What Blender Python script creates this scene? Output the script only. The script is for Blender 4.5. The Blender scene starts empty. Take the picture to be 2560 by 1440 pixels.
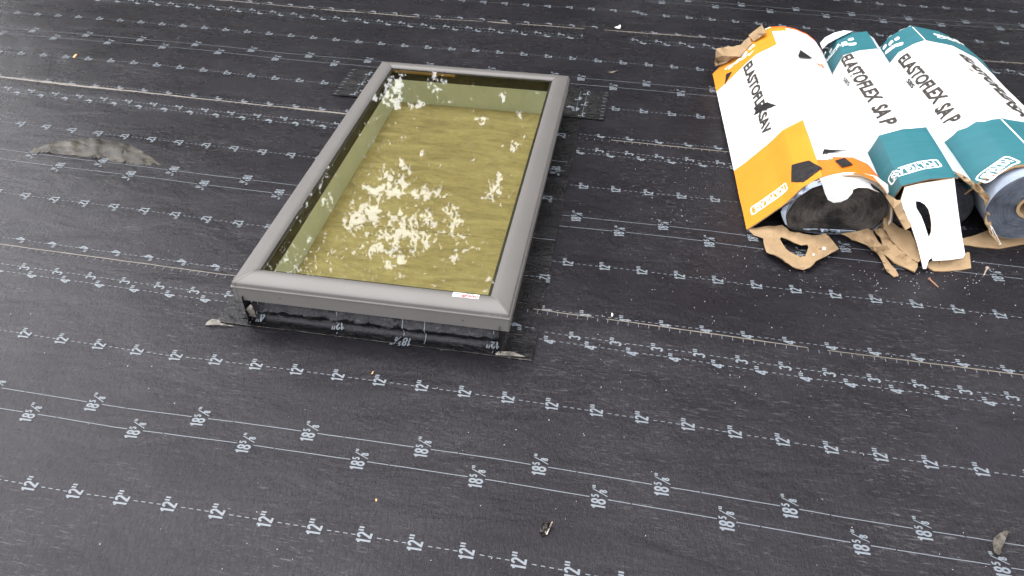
import bpy, bmesh, math, random
import numpy as np
from mathutils import Vector, noise, Matrix
from mathutils.geometry import delaunay_2d_cdt
R = math.radians
I = 0.0254                       # everything below is laid out in inches
random.seed(7)
sc = bpy.context.scene
C = sc.collection

# ------------------------------------------------------------------ camera
YAW, PITCH, ROLL, F, YC, HC = 0.1807, 0.7089, 0.0066, 1950.0, -57.04, 52.49
PW, PH = 2560.0, 1440.0
cam_d = bpy.data.cameras.new('camera')
cam_d.sensor_width = 36.0
cam_d.lens = 36.0 * F / PW
cam_d.clip_start = 0.05
cam_d.clip_end = 500
cam = bpy.data.objects.new('camera', cam_d); C.objects.link(cam)
cy, sy, cp, sp, cr, sr = math.cos(YAW), math.sin(YAW), math.cos(PITCH), math.sin(PITCH), math.cos(ROLL), math.sin(ROLL)
FWD = Vector((-sy*cp, cy*cp, -sp)); RGT0 = Vector((cy, sy, 0)); UP0 = RGT0.cross(FWD)
RGT = RGT0*cr + UP0*sr; UPV = UP0*cr - RGT0*sr
CAMP = Vector((0, YC, HC))
mw = Matrix((RGT, UPV, -FWD)).transposed().to_4x4(); mw.translation = CAMP*I
cam.matrix_world = mw
sc.camera = cam

# ------------------------------------------------------------------ sky, sun, exposure
SUN_EL, SUN_AZ = 64.0, 318.0     # soft veiled sun; azimuth clockwise from +Y
w = bpy.data.worlds.new('World'); sc.world = w; w.use_nodes = True
nt = w.node_tree; nt.nodes.clear()
sky = nt.nodes.new('ShaderNodeTexSky'); sky.sky_type = 'NISHITA'; sky.sun_disc = False
sky.sun_elevation = R(SUN_EL); sky.sun_rotation = R(SUN_AZ); sky.dust_density = 4.0; sky.air_density = 1.0; sky.ozone_density = 1.0
hs = nt.nodes.new('ShaderNodeHueSaturation'); hs.inputs['Saturation'].default_value = 0.3
bg = nt.nodes.new('ShaderNodeBackground'); bg.inputs['Strength'].default_value = 0.15
wo = nt.nodes.new('ShaderNodeOutputWorld')
nt.links.new(sky.outputs[0], hs.inputs['Color']); # thin high cloud over the whole sky, a little patchy
tcw = nt.nodes.new('ShaderNodeTexCoord'); nzw = nt.nodes.new('ShaderNodeTexNoise'); nzw.inputs['Scale'].default_value = 2.2; nzw.inputs['Detail'].default_value = 5
nt.links.new(tcw.outputs['Generated'], nzw.inputs['Vector'])
rw = nt.nodes.new('ShaderNodeMapRange'); rw.inputs[1].default_value = .3; rw.inputs[2].default_value = .7; rw.inputs[3].default_value = .68; rw.inputs[4].default_value = .95
nt.links.new(nzw.outputs['Fac'], rw.inputs[0])
mw_ = nt.nodes.new('ShaderNodeMix'); mw_.data_type = 'RGBA'; mw_.inputs[7].default_value = (6.6, 6.6, 6.75, 1)
nt.links.new(rw.outputs[0], mw_.inputs[0]); nt.links.new(hs.outputs[0], mw_.inputs[6]); nt.links.new(mw_.outputs[2], bg.inputs[0]); nt.links.new(bg.outputs[0], wo.inputs[0])
sd = bpy.data.lights.new('sun', 'SUN'); sd.energy = 0.6; sd.angle = R(40); sd.color = (1, .95, .88)
so = bpy.data.objects.new('sun', sd); C.objects.link(so)
az = R(SUN_AZ); el = R(SUN_EL)
sdir = Vector((math.sin(az)*math.cos(el), math.cos(az)*math.cos(el), math.sin(el)))
so.rotation_euler = sdir.to_track_quat('Z', 'Y').to_euler(); so.location = sdir*30
vs = sc.view_settings; vs.view_transform = 'Standard'; vs.look = 'None'; vs.gamma = 1; vs.use_curve_mapping = False
vs.exposure = 1.9

# ------------------------------------------------------------------ node helpers
def mat(name):
    m = bpy.data.materials.new(name); m.use_nodes = True
    n = m.node_tree.nodes; b = n['Principled BSDF']
    return m, n, m.node_tree.links, b
def setp(b, col=None, rough=None, spec=None, metal=None):
    if col is not None: b.inputs['Base Color'].default_value = (*col, 1)
    if rough is not None: b.inputs['Roughness'].default_value = rough
    if spec is not None: b.inputs['Specular IOR Level'].default_value = spec
    if metal is not None: b.inputs['Metallic'].default_value = metal
def coords(n, l, scale=(1,1,1), rot=(0,0,0), space='Object'):
    tc = n.new('ShaderNodeTexCoord'); mp = n.new('ShaderNodeMapping')
    mp.inputs['Scale'].default_value = scale; mp.inputs['Rotation'].default_value = rot
    l.new(tc.outputs[space], mp.inputs['Vector']); return mp.outputs[0]
def tex_noise(n, l, vec, scale, detail=4, rough=.6, dist=0):
    t = n.new('ShaderNodeTexNoise'); t.inputs['Scale'].default_value = scale; t.inputs['Detail'].default_value = detail
    t.inputs['Roughness'].default_value = rough; t.inputs['Distortion'].default_value = dist
    l.new(vec, t.inputs['Vector']); return t.outputs['Fac']
def ramp(n, l, fac, stops):
    r = n.new('ShaderNodeValToRGB'); e = r.color_ramp.elements
    while len(e) < len(stops): e.new(0.5)
    for el_, (p_, c_) in zip(e, stops):
        el_.position = p_; el_.color = (*c_, 1) if not isinstance(c_, float) else (c_, c_, c_, 1)
    l.new(fac, r.inputs[0]); return r.outputs[0]
def bump(n, l, b, h, strength, dist, prev=None):
    bp = n.new('ShaderNodeBump'); bp.inputs['Strength'].default_value = strength; bp.inputs['Distance'].default_value = dist
    l.new(h, bp.inputs['Height'])
    if prev is not None: l.new(prev, bp.inputs['Normal'])
    l.new(bp.outputs[0], b.inputs['Normal']); return bp.outputs[0]
def mixc(n, l, fac, a, b_, mode='MIX'):
    m = n.new('ShaderNodeMix'); m.data_type = 'RGBA'; m.blend_type = mode
    if isinstance(fac, float): m.inputs[0].default_value = fac
    else: l.new(fac, m.inputs[0])
    for i, v in ((6, a), (7, b_)):
        if isinstance(v, tuple): m.inputs[i].default_value = (*v, 1)
        else: l.new(v, m.inputs[i])
    return m.outputs[2]

def membrane_mat(name, c0, c1, r0, r1, wr=.35, wd=.0015, rot=0.0):
    m, n, l, b = mat(name)
    v = coords(n, l, rot=(0, 0, rot)); vx = coords(n, l, (1, 2.3, 1), (0, 0, rot)); vy = coords(n, l, (3, 1, 1), (0, 0, .5+rot))
    big = tex_noise(n, l, v, 1.7, 5, .62); mid = tex_noise(n, l, vx, 7, 6, .62, .4); fine = tex_noise(n, l, vx, 120, 6, .75)
    base = ramp(n, l, big, [(.3, c0), (.52, tuple(.5*(a+d) for a, d in zip(c0, c1))), (.72, c1)])
    base = mixc(n, l, .5, base, ramp(n, l, mid, [(.3, .5), (.7, 1.0)]), 'MULTIPLY')
    # pale scuffs: short streaks rubbed into the film
    sc_ = tex_noise(n, l, coords(n, l, (1, 9, 1), (0, 0, rot+.12)), 34, 5, .7, .8)
    area = tex_noise(n, l, v, 2.2, 3, .5)
    s1 = ramp(n, l, sc_, [(.57, 0.0), (.65, 1.0)]); s2 = ramp(n, l, area, [(.40, 0.0), (.60, 1.0)])
    sm = n.new('ShaderNodeMath'); sm.operation = 'MULTIPLY'; l.new(s1, sm.inputs[0]); l.new(s2, sm.inputs[1])
    sm2 = n.new('ShaderNodeMath'); sm2.operation = 'MULTIPLY'; l.new(sm.outputs[0], sm2.inputs[0]); sm2.inputs[1].default_value = .75
    base = mixc(n, l, sm2.outputs[0], base, (.09, .086, .086))
    dk = ramp(n, l, tex_noise(n, l, vy, 7, 6, .8, 1.2), [(.66, 0.0), (.74, 1.0)])
    dm = n.new('ShaderNodeMath'); dm.operation = 'MULTIPLY'; l.new(dk, dm.inputs[0]); dm.inputs[1].default_value = .6
    base = mixc(n, l, dm.outputs[0], base, (.004, .004, .0045))
    l.new(base, b.inputs['Base Color'])
    rr = ramp(n, l, tex_noise(n, l, vx, 4, 5, .7), [(.3, r0), (.7, r1)]); l.new(rr, b.inputs['Roughness'])
    p = bump(n, l, b, fine, min(1, wr*1.3), wd*.7)
    p = bump(n, l, b, tex_noise(n, l, vy, 55, 6, .72, .9), min(1, wr*1.6), wd*2.2, p)
    p = bump(n, l, b, tex_noise(n, l, vx, 4, 4, .5, .5), min(1, wr*1.3), wd*8, p)
    b.inputs['Specular IOR Level'].default_value = .215; b.inputs['Specular Tint'].default_value = (.95, .93, 1.0, 1)
    return m
M = {}
M['membrane'] = membrane_mat('black_membrane', (.0085, .0079, .0098), (.0195, .0183, .0222), .20, .37)
M['flashing'] = membrane_mat('glossy_membrane', (.0022, .0022, .0028), (.006, .006, .007), .16, .32, .4, .003, 1.57)
M['flashing'].node_tree.nodes['Principled BSDF'].inputs['Specular IOR Level'].default_value = .45
M['roll'] = membrane_mat('rolled_membrane', (.012, .011, .012), (.03, .027, .028), .3, .5, .5, .003)
def simple(name, c, rough, var=.12, nscale=40, bstr=0, bdist=.001, metal=0, spec=.5, stretch=(1, 1, 1)):
    m, n, l, b = mat(name); setp(b, c, rough, spec, metal)
    f = tex_noise(n, l, coords(n, l, stretch), nscale, 5, .65)
    lo = tuple(x*(1-var) for x in c); hi = tuple(min(1, x*(1+var)) for x in c)
    l.new(ramp(n, l, f, [(.3, lo), (.7, hi)]), b.inputs['Base Color'])
    if bstr: bump(n, l, b, f, bstr, bdist)
    return m
M['print'] = simple('white_ink', (.135, .153, .175), .5, .14, 160)
M['bead'] = simple('tan_edge_film', (.105, .088, .072), .45, .25, 60, .4, .002)
m, n, l, b = mat('grey_tan_film'); fv = coords(n, l, (1, 3.2, 1), (0, 0, -.1))
ff = tex_noise(n, l, fv, 9, 7, .72, .8); l.new(ramp(n, l, ff, [(.36, (.010, .009, .0078)), (.50, (.028, .0245, .0205)), (.66, (.08, .067, .052))]), b.inputs['Base Color'])
b.inputs['Roughness'].default_value = .38; b.inputs['Specular IOR Level'].default_value = .3; bump(n, l, b, ff, .8, .006); M['film'] = m
M['rail'] = simple('taupe_painted_aluminium', (.10, .094, .09), .5, .05, 8, .05, .0005)
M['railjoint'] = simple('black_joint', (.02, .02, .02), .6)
M['scratch'] = simple('bare_scratch', (.5, .47, .44), .4)
M['gasket'] = simple('dark_bronze_lining', (.06, .05, .036), .45, .3, 20)
M['lining'] = simple('pale_painted_lining', (.88, .97, .91), .6, .06, 12)
M['timber'] = simple('timber', (.55, .33, .14), .6, .2, 20, stretch=(1, 12, 12))
M['white_card'] = simple('white_carton', (.64, .63, .625), .55, .03, 20, .15, .001)
M['kraft'] = simple('kraft_board', (.255, .17, .09), .8, .14, 25, .35, .0015)
M['kraft_edge'] = simple('corrugated_edge', (.2, .12, .055), .9, .4, 300, .6, .002)
M['teal'] = simple('teal_print', (.016, .112, .136), .5, .10, 9, .12, .001, stretch=(1, 6, 1))
M['orange'] = simple('orange_print', (.55, .14, .006), .5, .07, 9, .12, .001)
M['yellow'] = simple('yellow_orange_print', (.55, .205, .008), .5, .07, 9, .12, .001)
M['red'] = simple('red_orange_print', (.80, .13, .02), .5, .08, 20)
M['letter'] = simple('grey_black_lettering', (.028, .023, .019), .6, .2, 90)
M['pale_letter'] = simple('pale_grey_lettering', (.42, .42, .43), .6, .2, 90)
M['logo'] = simple('white_logo', (.80, .80, .80), .55, .05)
M['film_blue'] = simple('blue_grey_release_film', (.27, .31, .38), .22, .2, 18, .5, .004)
M['plastic'] = simple('milky_plastic', (.62, .66, .72), .25, .15, 22, .7, .006, stretch=(6, 1, 1))
M['rust'] = simple('rusty_steel', (.26, .13, .075), .6, .4, 300, .5, .001, metal=.3)
M['steel'] = simple('weathered_steel', (.40, .33, .27), .45, .3, 300, metal=.5)
M['leaf'] = simple('dry_leaf', (.075, .066, .055), .4, .3, 60, .5, .002)
M['debris'] = simple('dark_shell', (.018, .015, .013), .25, .5, 200)
M['granule'] = simple('pale_granule', (.62, .60, .57), .6, .3, 500)
M['ochre'] = simple('ochre_bit', (.55, .30, .12), .6, .3, 500)
M['sticker'] = simple('white_sticker', (.8, .8, .8), .35, .02)
M['redink'] = simple('red_ink', (.42, .008, .008), .5)
M['bark'] = simple('bark', (.09, .065, .045), .9, .4, 12, .8, .02)
M['foliage'] = simple('foliage', (.028, .045, .015), .55, .6, 3)
M['grass'] = simple('grass', (.05, .09, .025), .9, .5, 4)
M['plaster'] = simple('plaster', (.5, .47, .42), .9, .1, 3)
# oriented strand / plywood board
m, n, l, b = mat('plywood'); v = coords(n, l, (1, 3.2, 1), (0, 0, .06))
f1 = tex_noise(n, l, v, 6, 8, .72, 1.1); f2 = tex_noise(n, l, coords(n, l, (1, 2.2, 1), (0, 0, .3)), 26, 6, .7, 1.5)
cc = ramp(n, l, f1, [(.28, (.26, .195, .072)), (.5, (.43, .33, .128)), (.72, (.555, .445, .185))])
cc = mixc(n, l, .5, cc, ramp(n, l, f2, [(.32, .62), (.55, 1.0)]), 'MULTIPLY')
l.new(cc, b.inputs['Base Color']); b.inputs['Roughness'].default_value = .7; bump(n, l, b, f2, .4, .002); M['ply'] = m
# roll end: wound layers
def layers(name, c0, c1, lo=.42, hi=.72):
    m, n, l, b = mat(name)
    tc = n.new('ShaderNodeTexCoord'); mp = n.new('ShaderNodeMapping'); mp.inputs['Scale'].default_value = (3, .8, 1)
    l.new(tc.outputs['UV'], mp.inputs['Vector'])
    a = tex_noise(n, l, mp.outputs[0], 2.2, 7, .78, .5); big = tex_noise(n, l, coords(n, l), 14, 4, .6)
    mm = n.new('ShaderNodeMath'); mm.operation = 'ADD'; l.new(a, mm.inputs[0]); l.new(big, mm.inputs[1])
    m2 = n.new('ShaderNodeMath'); m2.operation = 'MULTIPLY'; l.new(mm.outputs[0], m2.inputs[0]); m2.inputs[1].default_value = .5
    l.new(ramp(n, l, m2.outputs[0], [(lo, c0), (hi, c1)]), b.inputs['Base Color'])
    b.inputs['Roughness'].default_value = .2; bump(n, l, b, a, 1.0, .012); return m
# glass: clear pane, reflection by fresnel, slight green body tint
m, n, l, b = mat('tinted_glass'); n.remove(b); out = n['Material Output']
fr = n.new('ShaderNodeFresnel'); fr.inputs[0].default_value = 2.1
gl = n.new('ShaderNodeBsdfGlossy'); gl.inputs['Roughness'].default_value = .017; gl.inputs['Color'].default_value = (.97, .97, .95, 1)
tr = n.new('ShaderNodeBsdfTransparent'); tr.inputs['Color'].default_value = (.945, 1.0, .965, 1)
mx = n.new('ShaderNodeMixShader'); l.new(fr.outputs[0], mx.inputs[0]); l.new(tr.outputs[0], mx.inputs[1]); l.new(gl.outputs[0], mx.inputs[2])
gv = coords(n, l); gn = tex_noise(n, l, gv, 3, 2, .5); gb = n.new('ShaderNodeBump'); gb.inputs['Strength'].default_value = .05; gb.inputs['Distance'].default_value = .01
l.new(gn, gb.inputs['Height']); l.new(gb.outputs[0], gl.inputs['Normal'])
l.new(mx.outputs[0], out.inputs[0]); M['glass'] = m

# ------------------------------------------------------------------ object helpers
def tag(o, label=None, cat=None, group=None, kind=None):
    if label: o['label'] = label
    if cat: o['category'] = cat
    if group: o['group'] = group
    if kind: o['kind'] = kind
    return o
def mesh(name, verts, faces, mats, parent=None, idx=None, smooth=False):
    me = bpy.data.meshes.new(name)
    me.from_pydata([tuple(c*I for c in v) for v in verts], [], faces)
    for q in (mats if isinstance(mats, (list, tuple)) else [mats]): me.materials.append(q)
    if idx: me.polygons.foreach_set('material_index', idx)
    if smooth: me.polygons.foreach_set('use_smooth', [True]*len(me.polygons))
    me.update()
    if smooth: me.set_sharp_from_angle(angle=R(38))
    o = bpy.data.objects.new(name, me); C.objects.link(o)
    if parent: o.parent = parent
    return o
def empty(name, label, cat, group=None):
    o = bpy.data.objects.new(name, None); C.objects.link(o); return tag(o, label, cat, group)
def at(px, py, z=0.0):
    """point at height z (inches) seen in direction of a pixel of the 2560x1440 photograph"""
    d = FWD + RGT*((px-PW/2)/F) - UPV*((py-PH/2)/F)
    return CAMP + d*((z-HC)/d.z)
def boxm(V, Fc, x0, x1, y0, y1, z0, z1, xf=None):
    b0 = len(V)
    for z in (z0, z1):
        for x, y in ((x0, y0), (x1, y0), (x1, y1), (x0, y1)): V.append(xf(x, y, z) if xf else (x, y, z))
    Fc += [tuple(b0+i for i in f) for f in ((3, 2, 1, 0), (4, 5, 6, 7), (0, 1, 5, 4), (1, 2, 6, 5), (2, 3, 7, 6), (3, 0, 4, 7))]

def zm(x, y):
    """gentle unevenness of the membrane"""
    return .10*noise.noise(Vector((x*.06, y*.10, 3.1))) + .035*noise.noise(Vector((x*.3, y*.34, 7.7)))

# ---- stroke glyphs (condensed measuring numerals)
def arc(cx, cy_, rx, ry, a0, a1, k=10):
    return [(cx+rx*math.cos(R(a0+(a1-a0)*i/k)), cy_+ry*math.sin(R(a0+(a1-a0)*i/k))) for i in range(k+1)]
G = {  # unit: height 1, width about .42 ; strokes, stroke width .19
 '1': ([[(.30, 0), (.30, .93)], [(.31, .86), (.24, .76), (.12, .72)]], .40),
 '2': ([arc(.24, .70, .155, .21, 172, -12, 9) + [(.10, .095)], [(.02, .09), (.44, .09)]], .50),
 '3': ([arc(.22, .70, .16, .205, 160, -75, 9), arc(.21, .30, .18, .21, 75, -160, 9)], .50),
 '4': ([[(.34, 0), (.34, .93)], [(.33, .9), (.05, .32), (.05, .27), (.48, .27)]], .52),
 '5': ([[(.42, .91), (.12, .91), (.10, .52)], arc(.22, .33, .18, .24, 120, -150, 10)], .50),
 '8': ([arc(.24, .71, .14, .20, 90, 450, 14), arc(.24, .28, .165, .21, 90, 450, 14)], .52),
 '"': ([[(.08, .66), (.08, .99)], [(.29, .66), (.29, .99)]], .38),
 '/': ([[(-.12, -.1), (.42, 1.02)]], .34)}
def ribbon(pts, wd):
    V, Fc = [], []
    n_ = len(pts)
    for i, (x, y) in enumerate(pts):
        a = pts[max(i-1, 0)]; b_ = pts[min(i+1, n_-1)]
        dx, dy = b_[0]-a[0], b_[1]-a[1]; L = math.hypot(dx, dy) or 1
        nx, ny = -dy/L*wd/2, dx/L*wd/2
        V += [(x+nx, y+ny), (x-nx, y-ny)]
        if i: Fc.append((2*i-2, 2*i-1, 2*i+1, 2*i))
    return V, Fc
def glyphs(items):
    """items: (char, x, y, size, stroke) -> flat verts, faces ; x advances to the right"""
    V, Fc = [], []
    for ch, x, y, s, sw in items:
        for st in G[ch][0]:
            v, f = ribbon(st, sw)
            b0 = len(V); V += [(x+a*s, y+c*s) for a, c in v]; Fc += [tuple(b0+k for k in q) for q in f]
    return V, Fc
S1 = 1.08
def label_geo(s):
    if s in (3, 4): it = [(str(s), 0, 0, S1, .155), ('"', .52*S1, 0, S1, .125)]; w_ = .86
    elif s == 12: it = [('1', 0, 0, S1, .155), ('2', .46*S1, 0, S1, .155), ('"', .98*S1, 0, S1, .125)]; w_ = 1.36
    else: it = [('1', 0, 0, S1, .155), ('8', .47*S1, 0, S1, .155), ('5', 1.02*S1, .52, .56, .21), ('/', 1.34*S1, 0.02, .98, .075), ('8', 1.50*S1, 0, .55, .19), ('"', 1.80*S1, .36, .72, .15)]; w_ = 2.1
    V, Fc = glyphs(it)
    return [(x-w_*S1/2*.93, (y-S1/2)*1.12) for x, y in V], Fc
LG = {s: label_geo(s) for s in (3, 4, 12, 18)}

class Ink:
    """collects flat print in a sheet's own (a, b) coordinates and maps it to 3-D"""
    def __init__(self): self.V = []; self.F = []
    def poly(self, pts, fn):
        b0 = len(self.V); self.V += [fn(*q) for q in pts]; self.F.append(tuple(range(b0, b0+len(pts))))
    def label(self, s, x, y, fn, rev=False, turn=0):
        """turn 0: reads towards +y with the tops towards -x; rev: the other way round"""
        V, Fc = LG[18 if s > 18 and s < 21 else (12 if s == 12 or s > 27 and s < 28 else (4 if s in (4, 35.375) else 3))]
        b0 = len(self.V); sg = -1 if rev else 1
        for a, b_ in V: self.V.append(fn(x-sg*b_, y+sg*a))
        self.F += [tuple(b0+k for k in f) for f in Fc]
    def dash(self, x0, x1, y, fn, t=.075, seg=1.0, dy=0):
        k = max(1, int(abs(x1-x0)/seg))
        for i in range(k):
            a, b_ = x0+(x1-x0)*i/k, x0+(x1-x0)*(i+1)/k
            self.poly([(a, y-t/2), (b_, y-t/2), (b_, y+t/2), (a, y+t/2)], fn)
    def vtick(self, x, y0, y1, fn, t=.075): self.poly([(x-t/2, y0), (x+t/2, y0), (x+t/2, y1), (x-t/2, y1)], fn)
    def build(self, name, mt, parent): return mesh(name, self.V, self.F, mt, parent)

# ------------------------------------------------------------------ ground, house, deck
mesh('ground', [(-9000, -9000, -130), (9000, -9000, -130), (9000, 9000, -130), (-9000, 9000, -130)], [(0, 1, 2, 3)], M['grass'])['kind'] = 'structure'
RX0, RX1, RY0, RY1 = -230, 230, -150, 255
V, Fc = [], []; boxm(V, Fc, RX0-4, RX1+4, RY0-4, RY1+4, -9, -.35)
mesh('roof_deck', V, Fc, M['ply'])['kind'] = 'structure'
hs_ = empty('house', 'pale plastered house carrying the flat black roof', 'house')
V, Fc = [], []; boxm(V, Fc, RX0+8, RX1-8, RY0+8, RY1-8, -130, -9); mesh('wall', V, Fc, M['plaster'], hs_)

# ------------------------------------------------------------------ membrane strips
def smooth(a, b_, x):
    t = min(1, max(0, (x-a)/(b_-a))); return t*t*(3-2*t)
class Strip:
    def __init__(self, knots, g, lap=.11, lift=None):
        self.kx = [k[0] for k in knots]; self.ky = [k[1] for k in knots]; self.g = g; self.lap = lap; self.lift = lift
    def y0(self, x): return float(np.interp(x, self.kx, self.ky))
    def P(self, x, s, off=0.0):
        y = self.y0(x) + self.g*s - s
        z = zm(x, y) + self.lap*(1-smooth(1.6, 4.6, s)) + off
        if self.lift: z += self.lift(x, s)
        return (x, y, z)
def strip_mesh(st, x0, x1, s0=0.0, s1=39.3, parent=None, step=1.25):
    nx = int((x1-x0)/step); ns = int((s1-s0)/1.0)
    V, Fc = [], []
    for j in range(ns+1):
        for i in range(nx+1):
            x = x0+(x1-x0)*i/nx; s = s0+(s1-s0)*j/ns
            if j == 0: s += .03*noise.noise(Vector((x*.9, 5, 1)))
            V.append(st.P(x, s))
    W_ = nx+1
    for j in range(ns):
        for i in range(nx): Fc.append((j*W_+i, (j+1)*W_+i, (j+1)*W_+i+1, j*W_+i+1))
    b0 = len(V)                                  # skirt: the cut edge of the sheet on the far side and both ends
    for i in range(W_):
        x, y, z = V[i]; V.append((x, y+.01, z-.13))
        if i: Fc.append((i-1, i, b0+i, b0+i-1))
    for e in (0, nx):
        b1 = len(V)
        for j in range(ns+1):
            x, y, z = V[j*W_+e]; V.append((x, y, z-.12))
            if j: Fc.append(((j-1)*W_+e, j*W_+e, b1+j, b1+j-1))
    o = mesh('roof_membrane', V, Fc, M['membrane'], None, smooth=True); o['kind'] = 'structure'
    return o
ROWS_A = (3, 4, 12, 27.375, 35.375); 
def print_marks(st, o, rows, rev, ticks, bead=None):
    ink = Ink(); fn = lambda x, s: st.P(x, s, .03)
    sh = lambda x, y: st.P(x, y, .03)            # y carries s ; reading direction flips because s grows towards the camera
    for s, x0, a, xa, xb in rows:
        k0 = math.ceil((xa-x0)/a); k1 = math.floor((xb-x0)/a)
        for k in range(k0-1, k1+1):
            x = x0+a*k
            if xa <= x <= xb:
                V, Fc = LG[18 if 18 < s < 21 else (12 if s in (12, 27.375) else (4 if s in (4, 35.375) else 3))]
                b0 = len(ink.V); sg = -1 if rev else 1
                for p_, q_ in V: ink.V.append(fn(x-sg*q_, s-sg*p_))
                ink.F += [tuple(b0+j for j in f) for f in Fc]
            if 18 < s < 21:
                u0, u1 = max(xa, x+.72), min(xb, x+a-.72)
                mid = u0+(u1-u0)*(.28 if s < 20 else .22)
                if u1 > u0:
                    ink.dash(u0, mid-.05, s, fn, .07); ink.dash(mid+.05, u1, s, fn, .07)
            else:
                for q in (1.0, 1.64, 2.28, 2.92):
                    u = x+q*a/3.937
                    if xa <= u <= xb-.3: ink.dash(u, u+.34, s, fn, .07)
    for xa, xb in ticks:
        x = math.ceil(xa)
        while x < xb:
            ink.vtick(x+.2, .12, .58, fn, .05); x += 1
    ink.build('printed_marks', M['print'], o)
def bead(st, o, spans):
    """pale edge film squeezed out along the overlapping edge"""
    V, Fc = [], []
    for xa, xb, wd in spans:
        nx = max(2, int((xb-xa)/.8)); b0 = len(V)
        for i in range(nx+1):
            x = xa+(xb-xa)*i/nx; t = i/nx
            w_ = wd*(.35+.65*min(1, 4*t, 4*(1-t)))*(1+.5*noise.noise(Vector((x*.5, wd*9, 2)))+.5*noise.noise(Vector((x*2.3, 4, 2))))
            w_ = max(.02, w_); off = .05*noise.noise(Vector((x*.35, 9, 2)))
            p0 = st.P(x, -.04-w_*.5+off); p1 = st.P(x, .04+w_*.5+off)
            zc = max(p0[2], p1[2])
            V += [(x, p0[1], zc-.09), (x, p0[1]*.6+p1[1]*.4, zc+.03+.12*w_), (x, p1[1], zc+.015)]
            if i:
                k = b0+3*i; Fc += [(k-3, k-2, k+1, k), (k-2, k-1, k+2, k+1)]
    if V: mesh('seam_edge', V, Fc, M['bead'], o, smooth=True)

K1 = [(-230, .0), (-100, -.2), (-67, -.33), (-54, -.44), (-41, -.5), (-30, -.1), (-19, .1), (-8, .28), (0, .2), (10, 0), (19, -.17), (38, -.08), (230, 0)]
KS = {
 'p2': ([(-230, 36.8), (-96.3, 36.35), (-67.5, 35.58), (-38.8, 35.21), (-8.2, 35.27), (38.4, 35.1), (230, 35.2)], .02),
 'p3l': ([(-230, 71.0), (-113.3, 71.03), (-94.5, 71.36), (-75.6, 71.31), (-56.8, 70.89), (-38, 70.76), (-19.2, 71.24), (-.3, 71.5)], .0185),
 'p3r': ([(-12, 71.4), (12.5, 71.4), (35.6, 70.8), (58.8, 71.2), (230, 71.4)], .0),
 'p4l': ([(-230, 107.6), (-69.2, 107.65), (-46.9, 107.37), (-24.6, 107.92), (-2.3, 108.41)], -.0075),
 'p4r': ([(-3, 106.01), (19.3, 105.57), (41.4, 104.64), (63.4, 105.46), (230, 106)], .0449)}
def humps(lst):
    def f(x, s):
        return sum(h*math.exp(-((x-a)/ra)**2-((s-b_)/rb)**2) for a, b_, ra, rb, h in lst)
    return f
# strip the camera stands beside, the widest in the picture
st1 = Strip(K1, .001, lift=humps([(-40, 26, 14, 5, .14), (12, 17, 9, 6, .12), (-18, 24, 7, 3, .1), (25, 9, 10, 4, .1)]))
o1 = strip_mesh(st1, RX0, RX1)
print_marks(st1, o1, [(3, -62.37+.12, 3.885, -130, -38), (4, -60.79, 3.92, -130, -38), (3, -3.73, 3.926, -7.6, 120), (4, -2.11, 3.95, -7.6, 120),
    (12, -55.78, 3.932, -140, 130), (18.625, -44.15, 9.864, -140, 130), (20.75, -48.87, 9.846, -140, 130), (27.375, -44.11, 3.927, -140, 130), (35.375, -45.3, 3.93, -140, 130)], False, [(-130, -37), (-9, 110)])
bead(st1, o1, [(-120, -39, .10), (-8.3, -2.2, .07), (-1, 18.2, .10), (20, 60, .10), (63, 110, .08)])
# near strip, mostly under the photographer
st0 = Strip([(-230, -36.6), (230, -36.6)], 0.0); o0 = strip_mesh(st0, RX0, RX1)
print_marks(st0, o0, [(s, 1.7*s, a, -120, 120) for s, a in ((3, 3.937), (4, 3.937), (12, 3.937), (18.625, 9.843), (20.75, 9.843), (27.375, 3.937))], False, [(-120, 120)])
stn = Strip([(-230, -73), (230, -73)], 0.0); on = strip_mesh(stn, RX0, RX1)
print_marks(stn, on, [(s, 1.3*s, a, -120, 120) for s, a in ((3, 3.937), (4, 3.937), (12, 3.937), (18.625, 9.843), (20.75, 9.843), (27.375, 3.937))], False, [(-120, 120)])
stm = Strip([(-230, -109.4), (230, -109.4)], 0.0); strip_mesh(stm, RX0, RX1)
# second strip, left piece printed the other way round
st2 = Strip(*KS['p2'], lift=humps([(-58, 14, 12, 5, .12), (12, 14, 10, 5, .1), (2, 22, 5, 3, .16), (8, 20, 4, 2, .12)]))
o2 = strip_mesh(st2, RX0, -20)
print_marks(st2, o2, [(3, -91.79, 3.932, -150, -34), (4, -89.52, 3.921, -150, -34), (12, -82.97, 3.926, -150, -34), (18.625, -76.31, 9.829, -150, -34), (20.75, -71.19, 9.825, -150, -34), (27.375, -71.16, 3.908, -150, -34), (35.375, -65.99, 3.885, -150, -34)], True, [(-150, -35)])
bead(st2, o2, [(-150, -57.5, .5), (-57.8, -50, .2), (-50.6, -38, .36)])
o2b = strip_mesh(st2, -20+.01, RX1)
print_marks(st2, o2b, [(3, -4.86, 3.86, -8, 130), (4, -7.25, 3.909, -8, 130), (12, -5.95, 3.93, -8, 130), (18.625, -6.03, 9.95, -8, 130), (20.75, -.92, 9.97, -8, 130), (27.375, -5.88, 3.95, -8, 130), (35.375, -7.03, 3.928, -8, 130)], False, [(-8, 110)])
bead(st2, o2b, [(-3.6, 14, .13), (14, 60, .1)])
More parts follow.
